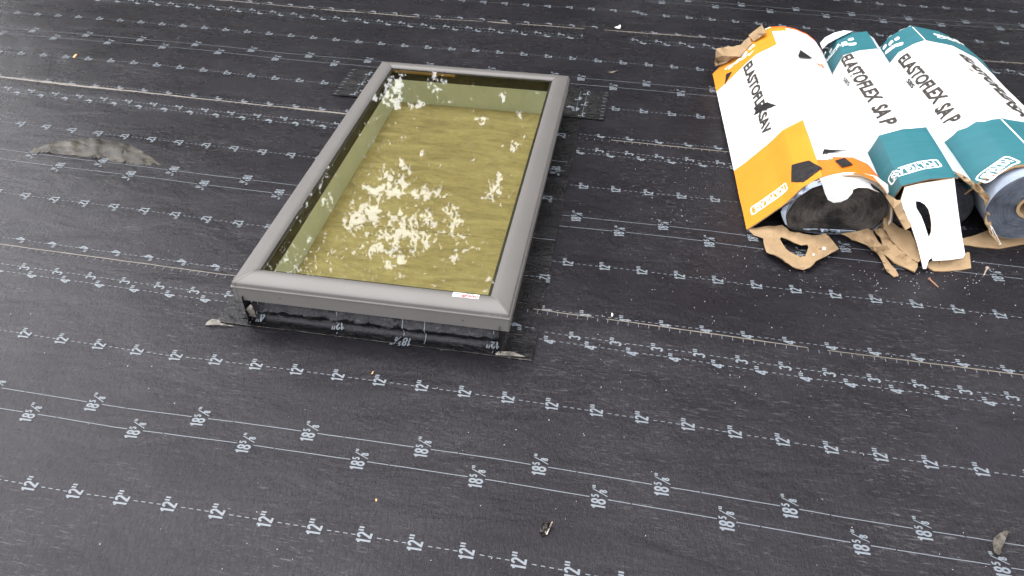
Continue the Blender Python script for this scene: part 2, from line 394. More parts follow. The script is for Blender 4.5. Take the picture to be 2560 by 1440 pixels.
# third strip, an end lap beside the skylight corner
st3 = Strip(*KS['p3l'], lift=humps([(-70, 24, 16, 6, .15), (-30, 9, 12, 4, .1)])); o3 = strip_mesh(st3, RX0, -8.5)
print_marks(st3, o3, [(3, -92.93, 3.904, -170, -3), (4, -95.03, 3.899, -170, -3), (12, -113.29+.2, 3.895, -170, -11.6), (18.625, -101.48, 9.736, -170, -12.4), (20.75, -105.91, 9.68, -170, -12.4), (27.375, -101.45, 3.889, -170, -12.4), (35.375, -95.28, 3.922, -170, -12.4)], False, [(-150, -10)])
bead(st3, o3, [(-150, -69.5, .3), (-69.2, -59, .16), (-58, -50, .3), (-49.5, -40, .3), (-38, -29, .1), (-28, -24, .4), (-23, -9, .22)])
st3r = Strip(*KS['p3r'], lift=lambda x, s: .05); o3r = strip_mesh(st3r, -11.3, RX1)
print_marks(st3r, o3r, [(3, 1.21, 3.84, -4, 150), (4, 2.61, 3.85, -4, 150), (12, -7.82, 3.928, -11, 150), (18.625, -9.68, 9.757, -11, 150), (20.75, -4.68, 9.843, -11, 150), (27.375, -3.77, 3.927, -5.5, 150), (35.375, -5.04, 3.855, -9, 150)], False, [(-6, 120)])
bead(st3r, o3r, [(-8, 9, .25), (10, 24, .08), (44, 70, .22)])
st4 = Strip(*KS['p4l']); o4 = strip_mesh(st4, RX0, -1.5)
print_marks(st4, o4, [(12, -30, 3.9, -190, -3), (18.625, -34, 9.8, -190, -3), (20.75, -30, 9.8, -190, -3), (27.375, -22.85, 3.906, -190, -3), (35.375, -68.02, 3.884, -190, -8.5)], True, [(-150, -4)])
st4r = Strip(*KS['p4r'], lift=lambda x, s: .05); o4r = strip_mesh(st4r, -2.4, RX1)
print_marks(st4r, o4r, [(3, 3, 3.8, -2, 190), (4, 5, 3.8, -2, 190), (12, 32.15, 3.80, -2, 190), (18.625, 5.66, 9.454, -2, 190), (20.75, 1.0, 9.494, -2, 190), (27.375, -2.81+.9, 3.93, -2, 190), (35.375, .4, 3.909, -2, 190)], False, [(-2, 150)])
for yy in (143.6, 179.8, 216.0, 252.0):
    s5 = Strip([(-230, yy), (230, yy-.4)], 0.0); o5 = strip_mesh(s5, RX0, RX1, 0, 37.5 if yy > 144 else 38.5, step=2.5)
    print_marks(s5, o5, [(s, yy*.7+s, a, -200, 200) for s, a in ((4, 3.9), (12, 3.9), (18.625, 9.8), (20.75, 9.8), (27.375, 3.9))], False, [(-200, 200)])

# ------------------------------------------------------------------ skylight
TH = R(1.1); FL = (-36.0, -6.9); WU, WV = 26.5, 49.0
EU = (math.cos(TH), math.sin(TH)); EV = (-math.sin(TH), math.cos(TH))
def sk(u, v, z=0.0): return (FL[0]+u*EU[0]+v*EV[0], FL[1]+u*EU[1]+v*EV[1], z)
def ks(x, y): dx, dy = x-FL[0], y-FL[1]; return dx*EU[0]+dy*EU[1], dx*EV[0]+dy*EV[1]
sky_l = empty('skylight', 'grey framed glass skylight on a low curb in the black roof', 'skylight')
prof = [(.10, 3.0), (0, 3.02), (0, 4.48), (-.10, 4.53), (-.13, 4.60), (-.11, 4.67), (.03, 4.71), (.03, 4.98), (.05, 5.07), (.12, 5.14), (.3, 5.22), (.6, 5.33), (1.0, 5.44), (1.35, 5.49), (1.6, 5.49), (1.8, 5.44), (1.95, 5.35), (2.06, 5.24), (2.10, 5.0)]
def rail(name, along, width_from, L, flip, cap=False):
    """profile swept with mitred ends; along(t, o) gives the plan point at distance t along the side and o inwards"""
    V, Fc = [], []; n_ = 24
    for i in range(n_+1):
        for o_, z in prof:
            g = .015
            t = (o_+g) + (L-2*(o_+g))*i/n_
            V.append((*along(t, o_), z))
    P_ = len(prof)
    for i in range(n_):
        for j in range(P_-1):
            a = i*P_+j; f = (a, a+1, a+P_+1, a+P_); Fc.append(f if not flip else f[::-1])
    ob = mesh(name, V, Fc, M['rail'], sky_l, smooth=True)
    return ob
xy = lambda u, v: sk(u, v)[:2]
rail('sill_rail', lambda t, o: xy(t, o), 0, WU, False)
rail('head_rail', lambda t, o: xy(WU-t, WV-o), 0, WU, False)
rail('side_rail', lambda t, o: xy(o, WV-t), 0, WV, False)
rail('side_rail', lambda t, o: xy(WU-o, t), 0, WV, False)
# corner caps: thin rounded strips that follow the mitre
for cu, cv, su, sv in ((0, 0, 1, 1), (WU, 0, -1, 1), (0, WV, 1, -1), (WU, WV, -1, -1)):
    V, Fc = [], []
    for k, (o_, z) in enumerate(prof[1:]):
        hw = .20 if (cu, cv) != (0, 0) else .16
        e = .018
        sh = (0, .22) if sv > 0 else (0, 0)          # the cap sits on the side-rail end
        for q in (-hw, -hw*.6, hw*.6, hw):
            up = e*(1-(abs(q)/hw)**4) + .006
            uu = cu+su*(o_-up*.7*(z < 5.2)+max(0, -q)*.0+ (0 if q < 0 else 0)); vv = cv+sv*(o_-up*.7*(z < 5.2)+(q+.2 if sv > 0 else 0)*1.0)
            V.append(sk(uu, vv, z+up*(z > 4.9)))
        if k:
            for j in range(3):
                a = (k-1)*4+j; Fc.append((a, a+1, a+5, a+4))
    mesh('corner_cap', V, Fc, M['rail'], sky_l, smooth=True)
# dark shadow-gap behind the cap on the near left corner and screw holes in the sill
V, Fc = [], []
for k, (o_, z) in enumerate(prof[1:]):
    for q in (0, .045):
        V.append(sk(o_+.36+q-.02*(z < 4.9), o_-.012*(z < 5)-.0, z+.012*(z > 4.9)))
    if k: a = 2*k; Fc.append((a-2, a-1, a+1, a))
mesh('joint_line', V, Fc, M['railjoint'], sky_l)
for u_ in (4.6, 22.2):
    V = [sk(u_+.09*math.cos(R(a)), -.008, 3.75+.09*math.sin(R(a))) for a in range(0, 360, 30)]
    mesh('screw_hole', V, [tuple(range(12))], M['railjoint'], sky_l)
for k in range(11):                                   # scratches on the sill end
    u_ = 24.0+k*.19+random.uniform(-.05, .05); zz = 4.72; L_ = random.uniform(.08, .22)
    V = [sk(u_, .016, zz+.02), sk(u_+.03, .016, zz+.02), sk(u_+.1+L_*.5, .016, zz+L_), sk(u_+.07+L_*.5, .016, zz+L_)]
    if k == 0: SV, SF = [], []
    b0 = len(SV); SV += V; SF.append((b0, b0+1, b0+2, b0+3))
mesh('scratches', SV, SF, M['scratch'], sky_l)
V, Fc = [], []; boxm(V, Fc, 2.06, WU-2.06, 2.06, WV-2.06, 5.12, 5.22, lambda u, v, z: sk(u, v, z))
mesh('glass_pane', V, [Fc[1]], M['glass'], sky_l)
def ring(name, o0, o1, z0, z1, mt, parent=sky_l):
    """four inner walls between offsets"""
    V, Fc = [], []
    for o_, z in ((o0, z1), (o1, z0)):
        V += [sk(o_, o_, z), sk(WU-o_, o_, z), sk(WU-o_, WV-o_, z), sk(o_, WV-o_, z)]
    for i in range(4): j = (i+1) % 4; Fc.append((i, j, 4+j, 4+i))
    return mesh(name, V, Fc, mt, parent)
V, Fc = [], []
for o_ in (2.05, 2.36): V += [sk(o_, o_, 5.09), sk(WU-o_, o_, 5.09), sk(WU-o_, WV-o_, 5.09), sk(o_, WV-o_, 5.09)]
mesh('edge_seal', V, [(i, (i+1) % 4, 4+(i+1) % 4, 4+i) for i in range(4)], M['gasket'], sky_l)
ring('upper_lining', 2.10, 2.36, 3.75, 5.12, M['gasket'])
ring('ledge', 2.36, 2.42, 3.74, 3.76, M['gasket'])
ring('lower_lining', 2.42, 2.42, -.3, 3.75, M['lining'])
V, Fc = [], []; boxm(V, Fc, 2.3, 11, WV-2.42, WV-2.25, 4.75, 5.08, lambda u, v, z: sk(u, v, z)); mesh('timber_strip', V, Fc, M['timber'], sky_l)
V, Fc = [], []
for u0, u1, v0, v1 in ((.9, 2.0, .9, WV-.9), (WU-2.0, WU-.9, .9, WV-.9), (2.0, WU-2.0, .9, 2.0), (2.0, WU-2.0, WV-2.0, WV-.9)):
    boxm(V, Fc, u0, u1, v0, v1, -.3, 4.4, lambda u, v, z: sk(u, v, z))
mesh('curb', V, Fc, M['flashing'], sky_l)
# shutter board closing the shaft at deck height
V, Fc = [], []
boxm(V, Fc, 2.45, WU-2.45, 2.45, 17.2, .12, .3, lambda u, v, z: sk(u, v, z)); boxm(V, Fc, 2.45, WU-2.45, 17.24, WV-2.45, .12, .31, lambda u, v, z: sk(u, v, z))
tag(mesh('plywood_board', V, Fc, M['ply']), 'yellowish plywood board closing the shaft beneath the skylight glass', 'plywood')
# sticker
def text_mesh(txt, bold=0.0, shear=0.0, fillres=3):
    cu_ = bpy.data.curves.new('t', 'FONT'); cu_.body = txt; cu_.size = 1; cu_.offset = bold; cu_.shear = shear; cu_.resolution_u = fillres
    ob = bpy.data.objects.new('t', cu_); C.objects.link(ob); bpy.context.view_layer.update()
    dg = bpy.context.evaluated_depsgraph_get(); me = bpy.data.meshes.new_from_object(ob.evaluated_get(dg))
    bm = bmesh.new(); bm.from_mesh(me); bmesh.ops.triangulate(bm, faces=bm.faces)
    bmesh.ops.subdivide_edges(bm, edges=[e for e in bm.edges if e.calc_length() > .35], cuts=2, use_grid_fill=False)
    bmesh.ops.triangulate(bm, faces=bm.faces)
    V = [(v.co.x, v.co.y) for v in bm.verts]; Fc = [tuple(v.index for v in f.verts) for f in bm.faces]; bm.free()
    bpy.data.objects.remove(ob); bpy.data.curves.remove(cu_); bpy.data.meshes.remove(me)
    xs = [v[0] for v in V]; x0, x1 = min(xs), max(xs)
    return [((x-x0)/(x1-x0), y/.729) for x, y in V], Fc, x1-x0
def prof_z(o): return float(np.interp(o, [p[0] for p in prof[8:]], [p[1] for p in prof[8:]]))
def onrail(u, v, e): return sk(u, v, prof_z(v)+e)
V, Fc = [], []
for i in range(9):
    for j in range(5): V.append(onrail(21.0+2.45*i/8, 1.22+.72*j/4, .012))
for i in range(8):
    for j in range(4): a = i*5+j; Fc.append((a, a+5, a+6, a+1))
stk = mesh('warning_sticker', V, Fc, M['sticker'], sky_l)
tv, tf, _ = text_mesh('DANGER', .05)
mesh('red_lettering', [onrail(23.38-1.6*x, 1.60-.36*y, .025) for x, y in tv], tf, M['redink'], stk)
V, Fc = [], []
for k_, (a0, a1) in enumerate(((22.05, 22.45), (22.5, 22.7), (22.75, 23.0), (22.2, 22.5), (22.56, 22.95))):
    v0_ = 1.70 if k_ < 3 else 1.80; b0 = len(V); V += [onrail(a0, v0_, .02), onrail(a1, v0_, .02), onrail(a1, v0_+.05, .02), onrail(a0, v0_+.05, .02)]; Fc.append((b0, b0+1, b0+2, b0+3))
mesh('small_print', V, Fc, M['letter'], stk)
mesh('falling_figure', [onrail(*q, .02) for q in ((21.15, 1.62), (21.45, 1.55), (21.65, 1.42), (21.62, 1.58), (21.75, 1.72), (21.5, 1.66), (21.4, 1.8), (21.36, 1.66))], [(0, 1, 2, 3, 4, 5, 6, 7)], M['letter'], stk)

# ------------------------------------------------------------------ flashing strips round the curb
def flash_mesh(name, fn, a0, a1, b_s, label, lineset, step=.8, rows=None):
    V, Fc = [], []; na = int((a1-a0)/step)
    for i in range(na+1):
        a = a0+(a1-a0)*i/na
        for b_ in b_s: V.append(fn(a, b_, 0))
    W_ = len(b_s)
    for i in range(na):
        for j in range(W_-1): q = i*W_+j; Fc.append((q, q+W_, q+W_+1, q+1))
    nb = len(V)
    # cut edge
    for i in range(na+1):
        x, y, z = V[i*W_+W_-1]; V.append((x, y, z-.14))
        if i: Fc.append(((i-1)*W_+W_-1, i*W_+W_-1, nb+i, nb+i-1))
    for e in (0, na):
        n0 = len(V)
        for j in range(W_):
            x, y, z = V[e*W_+j]; V.append((x, y, z-.12))
            if j: Fc.append((e*W_+j-1, e*W_+j, n0+j, n0+j-1))
    o = mesh(name, V, Fc, M['flashing'], smooth=True); tag(o, label, 'flashing', 'membrane flashing strips round the skylight curb')
    ink = Ink(); lineset(ink, lambda a, b_: fn(a, b_, .13 if fn is f_front else .06)); ink.build('printed_marks', M['print'], o)
    return o
def wallprof(b_, h=3.6, off=0.0):
    """b: arc length down the wall, round the toe and out over the roof -> (outward distance from curb face, z)"""
    r = .55
    if b_ < h-r: return .05+off, h-b_
    q = (b_-(h-r))/r
    if q < 1.57: return .05+r*(1-math.cos(q))+off, r*(1-math.sin(q))
    return .05+r+(q-1.57)*r+off, 0.0
def f_front(a, b_, e):
    h = 3.6
    wr = .10*noise.noise(Vector((a*1.3, b_*2.2, 1)))+.07*noise.noise(Vector((a*.5, b_*4, 4)))+.05*noise.noise(Vector((a*3.1, b_*5, 8)))
    d, z = wallprof(b_, h)
    side = min(a-.9, WU-.9-a)
    if side < 0:                         # beyond the curb the strip lies flat
        d = .6-(3.2-b_) if b_ < 3.2 else d; z = 0
    v = .9-d; x, y, _ = sk(a, v)
    base = zm(x, y)+.13*(1-smooth(0, 3, b_-40)) if False else zm(x, y)+.14
    bulge = (.50+.35*noise.noise(Vector((a*.8, 3, 3)))+.2*noise.noise(Vector((a*2.7, 5, 3))))*math.exp(-((z-1.45-.25*noise.noise(Vector((a*.5, 9, 3))))/.42)**2)
    if z > .6: v2 = v-e-wr-bulge; zz = z+base*.3
    else: v2 = v-e*.4; zz = z+base+e*.6+abs(wr)*.6
    x, y, _ = sk(a, v2); return (x, y, zz)
def marks_front(ink, fn):
    # sheet rows run down the wall, lettering upside down
    for s, a in ((3, .85), (4, 1.75), (12, 9.7), (18.625, 16.2), (20.75, 18.35), (27.375, 24.95)):
        G_ = LG[18 if 18 < s < 21 else (12 if s in (12, 27.375) else (4 if s == 4 else 3))]
        if 18 < s < 21:
            k = 10
            for i in range(k):
                t0, t1 = .5+(3.9 if s < 20 else 4.75)*i/k*.8, .5+(3.9 if s < 20 else 4.75)*(i+1)/k*.8
                ink.poly([(a-.035, t0), (a+.035, t0), (a+.035, t1), (a-.035, t1)], fn)
        else:
            for t in (.7, 1.4, 3.55, 4.1) if s != 4 else (.6, 1.3, 2.0):
                ink.poly([(a-.035, t), (a+.035, t), (a+.035, t+.3), (a-.035, t+.3)], fn)
        if s != 20.75:
            V, Fc = G_; b0 = len(ink.V); bc = {3: 1.0, 4: 3.5, 12: 3.3, 18.625: 4.35, 27.375: 3.3}[s]
            sc_ = .92
            ink.V += [fn(a-p_*sc_, bc+q_*sc_) for p_, q_ in V]; ink.F += [tuple(b0+j for j in f) for f in Fc]
bs = [0, .4, .8, 1.2, 1.5, 1.8, 2.1, 2.4, 2.65, 2.9, 3.1, 3.3, 3.5, 3.7, 3.9, 4.15, 4.4, 4.65]
fs0 = flash_mesh('flashing_strip', f_front, -2.6, 28.8, bs, 'black glossy flashing strip folded up the near curb below the skylight sill', marks_front, .3)
V, Fc = [], []
for i in range(120):
    a = -2.5+31.2*i/119; w_ = .012+.04*max(0, noise.noise(Vector((a*1.7, 2, 2))))
    p0, p1 = f_front(a, 4.62-w_, .03), f_front(a, 4.68, .0); V += [p0, p1]
    if i: k = 2*i; Fc.append((k-2, k-1, k+1, k))
mesh('cut_edge', V, Fc, M['film'], fs0)
def f_right(a, b_, e):
    """a: along v, b: down the right wall and outwards"""
    wr = .03*noise.noise(Vector((a*.5, b_*1.4, 8)))
    d, z = wallprof(b_)
    u = WU-.9+d; x, y, _ = sk(u, a); base = zm(x, y)+.12
    if z > .6: x, y, _ = sk(u+e+wr, a); return (x, y, z+base*.3)
    return (x, y, z+base+e+abs(wr)*.5)
def marks_right(rows, a_lo, a_hi, bmax):
    def f(ink, fn):
        for s, yv, lb, b_c in rows:
            if 18 < s < 21:
                for i in range(7):
                    t0, t1 = 1.6+(bmax-1.7)*i/7, 1.6+(bmax-1.7)*(i+1)/7
                    if lb and t0 < b_c+.55 and t1 > b_c-.55: continue
                    ink.poly([(yv-.035, t0), (yv+.035, t0), (yv+.035, t1), (yv-.035, t1)], fn)
            else:
                t = 2.0
                while t < bmax-.4:
                    if not (lb and b_c-.75 < t+.15 < b_c+.75): ink.poly([(yv-.035, t), (yv+.035, t), (yv+.035, t+.32), (yv-.035, t+.32)], fn)
                    t += .63
            if lb:
                V, Fc = LG[18 if 18 < s < 21 else (12 if s in (12, 27.375) else (4 if s == 4 else 3))]
                b0 = len(ink.V)
                ink.V += [fn(yv-p_, b_c+q_) for p_, q_ in V]; ink.F += [tuple(b0+j for j in f_) for f_ in Fc]
    return f
v_of = lambda X, Y: ks(X, Y)[1]
bs2 = [0, .8, 1.6, 2.4, 2.9, 3.1, 3.3, 3.5, 3.7, 3.9, 4.2, 4.8, 5.4, 6.0, 6.4]
flash_mesh('flashing_strip', f_right, -.2, 33.0, bs2, 'lower black flashing strip along the right curb of the skylight',
    marks_right([(4, v_of(-8.9, -2.5), True, 4.25), (12, v_of(-7.6, 5.3), True, 6.05), (18.625, v_of(-8, 12.0), True, 2.9), (27.375, v_of(-9, 19.9), True, 4.4)], 0, 33, 6.4))
flash_mesh('flashing_strip', lambda a, b_, e: (lambda p_: (p_[0], p_[1], p_[2]+.04))(f_right(a, b_, e)), 31.6, 48.2, bs2, 'upper black flashing strip along the right curb of the skylight',
    marks_right([(18.625, v_of(-9, 26.2)+.0, True, 4.6), (20.75, v_of(-8.1, 28.4), False, 0), (12, v_of(-9.5, 35), True, 4.3), (4, v_of(-9, 43.0), True, 4.6)], 0, 33, 5.9))
def f_left(a, b_, e):
    d, z = wallprof(b_); u = .9-d; x, y, _ = sk(u, a); base = zm(x, y)+.12
    if z > .6: x, y, _ = sk(u-e, a); return (x, y, z+base*.3)
    return (x, y, z+base+e)
flash_mesh('flashing_strip', f_left, -.3, 48.2, bs2[:11], 'black flashing strip hidden under the left rail of the skylight', lambda ink, fn: [ink.poly([(q, 3.6), (q+.07, 3.6), (q+.07, 4.1), (q, 4.1)], fn) for q in (6, 13, 21, 30)])
def f_back(a, b_, e):
    x = a; y = 40.2+8.6*b_; z = zm(x, y)+.2+e
    return (x, y, z)
def marks_back(ink, fn):
    for y_ in range(9):
        for x_ in (-44.25, -5.75):
            ink.poly([(x_, (y_+.2)/8.6), (x_+.5, (y_+.2)/8.6), (x_+.5, (y_+.28)/8.6), (x_, (y_+.28)/8.6)], fn)
    for xr, s, rev in ((-41.3, 3, 1), (-40.3, 4, 1), (-8.2, 3, 1), (-9.2, 4, 1)):
        for k in range(3):
            y_ = .9+(.0 if s == 3 else 1.4)+3.3*k
            if y_ > 8.2: continue
            for q in (.75, 1.2, 1.65, 2.1):
                if y_+q < 8.5: ink.poly([(xr-.035, (y_+q)/8.6), (xr+.035, (y_+q)/8.6), (xr+.035, (y_+q+.24)/8.6), (xr-.035, (y_+q+.24)/8.6)], fn)
            V, Fc = LG[s]; b0 = len(ink.V); ink.V += [fn(xr-p_, (y_-q_)/8.6) for p_, q_ in V]; ink.F += [tuple(b0+j for j in f_) for f_ in Fc]
flash_mesh('flashing_strip', f_back, -44.4, -5.1, [0, .2, .4, .6, .8, 1], 'black flashing strip lying behind the skylight with its tick marks at both ends', marks_back)

# ------------------------------------------------------------------ cut sheets traced in plan, each with its own height
def plate(name, outline, mt, th=.12, holes=(), grid=14, jit=0.0, nz=0.0, nf=.4, extra=(), parent=None, back=None, zoff=None, smooth_=False, rel=False, hitfn=None, sub=1, flat=0.0):
    """outline: (px, py, z). Heights between the corners are blended; gives a thin solid sheet"""
    def dens(poly):
        out = []
        for i, p0 in enumerate(poly):
            p1 = poly[(i+1) % len(poly)]
            k = max(1, int(math.hypot(p1[0]-p0[0], p1[1]-p0[1])/10)) if (jit or sub > 1) else 1
            for j in range(k):
                t = j/k; q = [p0[c_]+(p1[c_]-p0[c_])*t for c_ in range(3)]
                if j and jit: q[0] += random.uniform(-jit, jit); q[1] += random.uniform(-jit, jit)
                out.append(tuple(q))
        return out
    out = dens(list(outline)); hl = [dens(list(h)) for h in holes]
    ctrl = list(outline)+[q for h in holes for q in h]+list(extra)
    if flat:
        A = np.array([[1, a, b_, a*a*1e-2, a*b_*1e-2, b_*b_*1e-2] for a, b_, _ in ctrl]); m0 = A.mean(0); 
        sol = np.linalg.lstsq(A, np.array([q[2] for q in ctrl]), rcond=None)[0]
        fitz = lambda a, b_: float(np.dot([1, a, b_, a*a*1e-2, a*b_*1e-2, b_*b_*1e-2], sol))
        out = [(a, b_, fitz(a, b_)*flat+z*(1-flat)) for a, b_, z in out]; hl = [[(a, b_, fitz(a, b_)*flat+z*(1-flat)) for a, b_, z in h] for h in hl]
    def zat(x, y):
        if flat: return fitz(x, y)
        sw = sz = 0
        for a, b_, z in ctrl:
            w_ = 1/((x-a)**2+(y-b_)**2+4)**1.5; sw += w_; sz += w_*z
        return sz/sw
    pts = [Vector((a, b_)) for a, b_, _ in out]; nb = len(pts); edges = [(i, (i+1) % nb) for i in range(nb)]
    zs = {i: q[2] for i, q in enumerate(out)}
    for h in hl:
        b0 = len(pts); pts += [Vector((a, b_)) for a, b_, _ in h]
        edges += [(b0+i, b0+(i+1) % len(h)) for i in range(len(h))]
        for i, q in enumerate(h): zs[b0+i] = q[2]
    xs = [q.x for q in pts[:nb]]; ys = [q.y for q in pts[:nb]]
    def inside(x, y, poly):
        r = False
        for i in range(len(poly)):
            x1, y1 = poly[i][0], poly[i][1]; x2, y2 = poly[i-1][0], poly[i-1][1]
            if (y1 > y) != (y2 > y) and x < (x2-x1)*(y-y1)/(y2-y1)+x1: r = not r
        return r
    gx = min(xs)+grid/2
    while gx < max(xs):
        gy = min(ys)+grid/2
        while gy < max(ys):
            if inside(gx, gy, out) and not any(inside(gx, gy, h) for h in hl): pts.append(Vector((gx+random.uniform(-2, 2), gy+random.uniform(-2, 2))))
            gy += grid
        gx += grid
    for a, b_, z in extra: pts.append(Vector((a, b_)))
    v2, _, tri, ov, _, _ = delaunay_2d_cdt(pts, edges, [], 0, 1e-4)
    tris = [t for t in tri if inside(sum(v2[k].x for k in t)/3, sum(v2[k].y for k in t)/3, out) and not any(inside(sum(v2[k].x for k in t)/3, sum(v2[k].y for k in t)/3, h) for h in hl)]
    P3 = []
    for i, q in enumerate(v2):
        src = [k for k in ov[i] if k in zs]
        z = zs[src[0]] if src else zat(q.x, q.y)
        z += nz*noise.noise(Vector((q.x*.05*nf/.4, q.y*.09*nf/.4, 3.3)))
        if rel: g0 = at(q.x, q.y, 0); z += zm(g0.x, g0.y)
        p3 = hitfn(q.x, q.y, z) if hitfn else at(q.x, q.y, z)
        P3.append(Vector(p3))
    nrm = [Vector((0, 0, 0)) for _ in P3]; T = []
    for t in tris:
        t = tuple(t); nn = (P3[t[1]]-P3[t[0]]).cross(P3[t[2]]-P3[t[0]])
        cen = (P3[t[0]]+P3[t[1]]+P3[t[2]])/3
        if nn.dot(CAMP-cen) < 0: t = (t[0], t[2], t[1]); nn = -nn
        T.append(t)
        for k in t: nrm[k] += nn
    nrm = [q.normalized() if q.length > 0 else Vector((0, 0, 1)) for q in nrm]
    n0 = len(P3); V = [tuple(q) for q in P3]+[tuple(q-nn*th) for q, nn in zip(P3, nrm)]
    Fc = list(T)+[(n0+t[2], n0+t[1], n0+t[0]) for t in T]; idx = [0]*len(T)+[1]*len(T)
    cnt = {}
    for t in T:
        for a, b_ in ((t[0], t[1]), (t[1], t[2]), (t[2], t[0])):
            cnt[(a, b_)] = 1
    for (a, b_) in list(cnt):
        if (b_, a) not in cnt: Fc.append((b_, a, n0+a, n0+b_)); idx.append(2)
    if mt is M['kraft']: smooth_ = True
    ms = [mt, back or mt, M['kraft_edge'] if (back or mt) in (M['kraft'],) else mt]
    return mesh(name, V, Fc, ms, parent, idx, smooth=smooth_)

# ------------------------------------------------------------------ cartons
DX, DY = -.095, .995
class Carton:
    def __init__(self, near, far, ny, fy, refx, nref, seed=0, wr=.05, rough=.0):
        """near/far: section points (x, z); ends lie square to the carton's axis"""
        self.n = [Vector((x, ny+.095*(x-nref), z)) for x, z in near]; self.f = [Vector((x, fy+.095*(x-refx), z)) for x, z in far]
        L = [0.0]
        for i in range(1, len(self.n)): L.append(L[-1]+.5*((self.n[i]-self.n[i-1]).length+(self.f[i]-self.f[i-1]).length))
        self.L = L; self.seed = seed; self.wr = wr
    def raw(self, u, v):
        u = min(max(u, 0), self.L[-1]); i = 0
        while i < len(self.L)-2 and u > self.L[i+1]: i += 1
        t = (u-self.L[i])/(self.L[i+1]-self.L[i])
        a = self.n[i].lerp(self.n[i+1], t); b_ = self.f[i].lerp(self.f[i+1], t)
        return a.lerp(b_, v)
    def nrm(self, u, v):
        e = .05; du = self.raw(min(u+e, self.L[-1]), v)-self.raw(max(u-e, 0), v); dv = self.raw(u, min(v+.01, 1))-self.raw(u, max(v-.01, 0))
        return du.cross(dv).normalized()
    def P(self, u, v, e=0.0):
        nn = self.nrm(u, v)
        w_ = self.wr*(noise.noise(Vector((u*.35+self.seed, v*9, self.seed)))+.35*noise.noise(Vector((u*.9, v*16+self.seed, 2))))
        return self.raw(u, v)+nn*(e+w_)
    def grid(self, name, u0, u1, v0, v1, mt, parent, e=0.0, th=.13, du=.8, dv=.025, jag=0.0, inner=None):
        us = sorted({u0, u1, *[q for q in self.L if u0 < q < u1], *[u0+(u1-u0)*i/max(1, int((u1-u0)/du)) for i in range(int((u1-u0)/du)+1)]})
        us = [q for i, q in enumerate(us) if i == 0 or q-us[i-1] > .02]
        nv = max(1, int((v1-v0)/dv)); V, Fc, idx = [], [], []
        for lay in (e, e-th):
            for j in range(nv+1):
                for u in us:
                    v = v0+(v1-v0)*j/nv
                    if jag and j in (0, nv): v += (1 if j == 0 else -1)*jag*abs(noise.noise(Vector((u*1.7, self.seed+j, 3))))
                    V.append(tuple(self.P(u, v, lay)))
        W_ = len(us); n0 = W_*(nv+1)
        for j in range(nv):
            for i in range(W_-1):
                a = j*W_+i; Fc.append((a, a+1, a+W_+1, a+W_)); idx.append(0)
                Fc.append((n0+a, n0+a+W_, n0+a+W_+1, n0+a+1)); idx.append(1)
        for j in (0, nv):
            for i in range(W_-1): a = j*W_+i; Fc.append((a, a+1, n0+a+1, n0+a)); idx.append(2)
        for i in (0, W_-1):
            for j in range(nv): a = j*W_+i; Fc.append((a, a+W_, n0+a+W_, n0+a)); idx.append(2)
        return mesh(name, V, Fc, [mt, inner or mt, M['kraft_edge'] if th > .05 else mt], parent, idx, smooth=True)
    def uv(self, px, py):
        """where the sight line of a pixel meets the outer face"""
        d = (FWD + RGT*((px-PW/2)/F) - UPV*((py-PH/2)/F)); best = None
        N = 24
        from mathutils.geometry import intersect_ray_tri
        for i in range(len(self.L)-1):
            for j in range(N):
                v0, v1 = -.1+1.2*j/N, -.1+1.2*(j+1)/N
                a = self.n[i].lerp(self.f[i], v0); b_ = self.n[i+1].lerp(self.f[i+1], v0); c_ = self.n[i+1].lerp(self.f[i+1], v1); d_ = self.n[i].lerp(self.f[i], v1)
                for T, UV in (((a, b_, c_), ((0, v0), (1, v0), (1, v1))), ((a, c_, d_), ((0, v0), (1, v1), (0, v1)))):
                    h = intersect_ray_tri(*T, d, CAMP, True)
                    if h is None: continue
                    dist = (h-CAMP).length
                    if best is None or dist < best[0]:
                        A = (T[1]-T[0]).cross(T[2]-T[0]); ar = A.length
                        w0 = (T[1]-h).cross(T[2]-h).length/ar; w1 = (T[2]-h).cross(T[0]-h).length/ar; w2 = 1-w0-w1
                        s_ = w0*UV[0][0]+w1*UV[1][0]+w2*UV[2][0]; v_ = w0*UV[0][1]+w1*UV[1][1]+w2*UV[2][1]
                        best = (dist, self.L[i]+(self.L[i+1]-self.L[i])*s_, v_)
        return (best[1], best[2]) if best else (self.L[-1]*.5, .5)
    def text(self, name, txt, p0, p1, h, mt, parent, bold=.012, e=.085, flip=False, shear=0):
        """text from pixel p0 to pixel p1 along its foot; h: letter height in inches towards +u"""
        tv, tf, _ = text_mesh(txt, bold, shear); a = self.uv(*p0); b_ = self.uv(*p1)
        return self.text_uv(name, tv, tf, a, b_, h, mt, parent, e)
    def text_uv(self, name, tv, tf, a, b_, h, mt, parent, e=.03):
        Lx = (self.n[0]-self.f[0]).length
        du, dv = b_[0]-a[0], (b_[1]-a[1]); ln = math.hypot(du, dv*Lx)
        hu, hv = -dv*Lx/ln*h, du/ln*h/Lx                # perpendicular, to the left of the reading direction
        V = [tuple(self.P(a[0]+du*x+hu*y, a[1]+dv*x+hv*y, e)) for x, y in tv]
        return mesh(name, V, tf, mt, parent)
    def patch(self, name, pxs, mt, parent=None, th=.06, e=.10, px=True, grid=9, jit=0):
        def hit(x, y, z): u, v = self.uv(x, y); return self.P(u, v, e+z)
        return plate(name, [(a, b_, 0) for a, b_ in pxs], mt, th, parent=parent, hitfn=hit, grid=grid, sub=2, jit=jit)
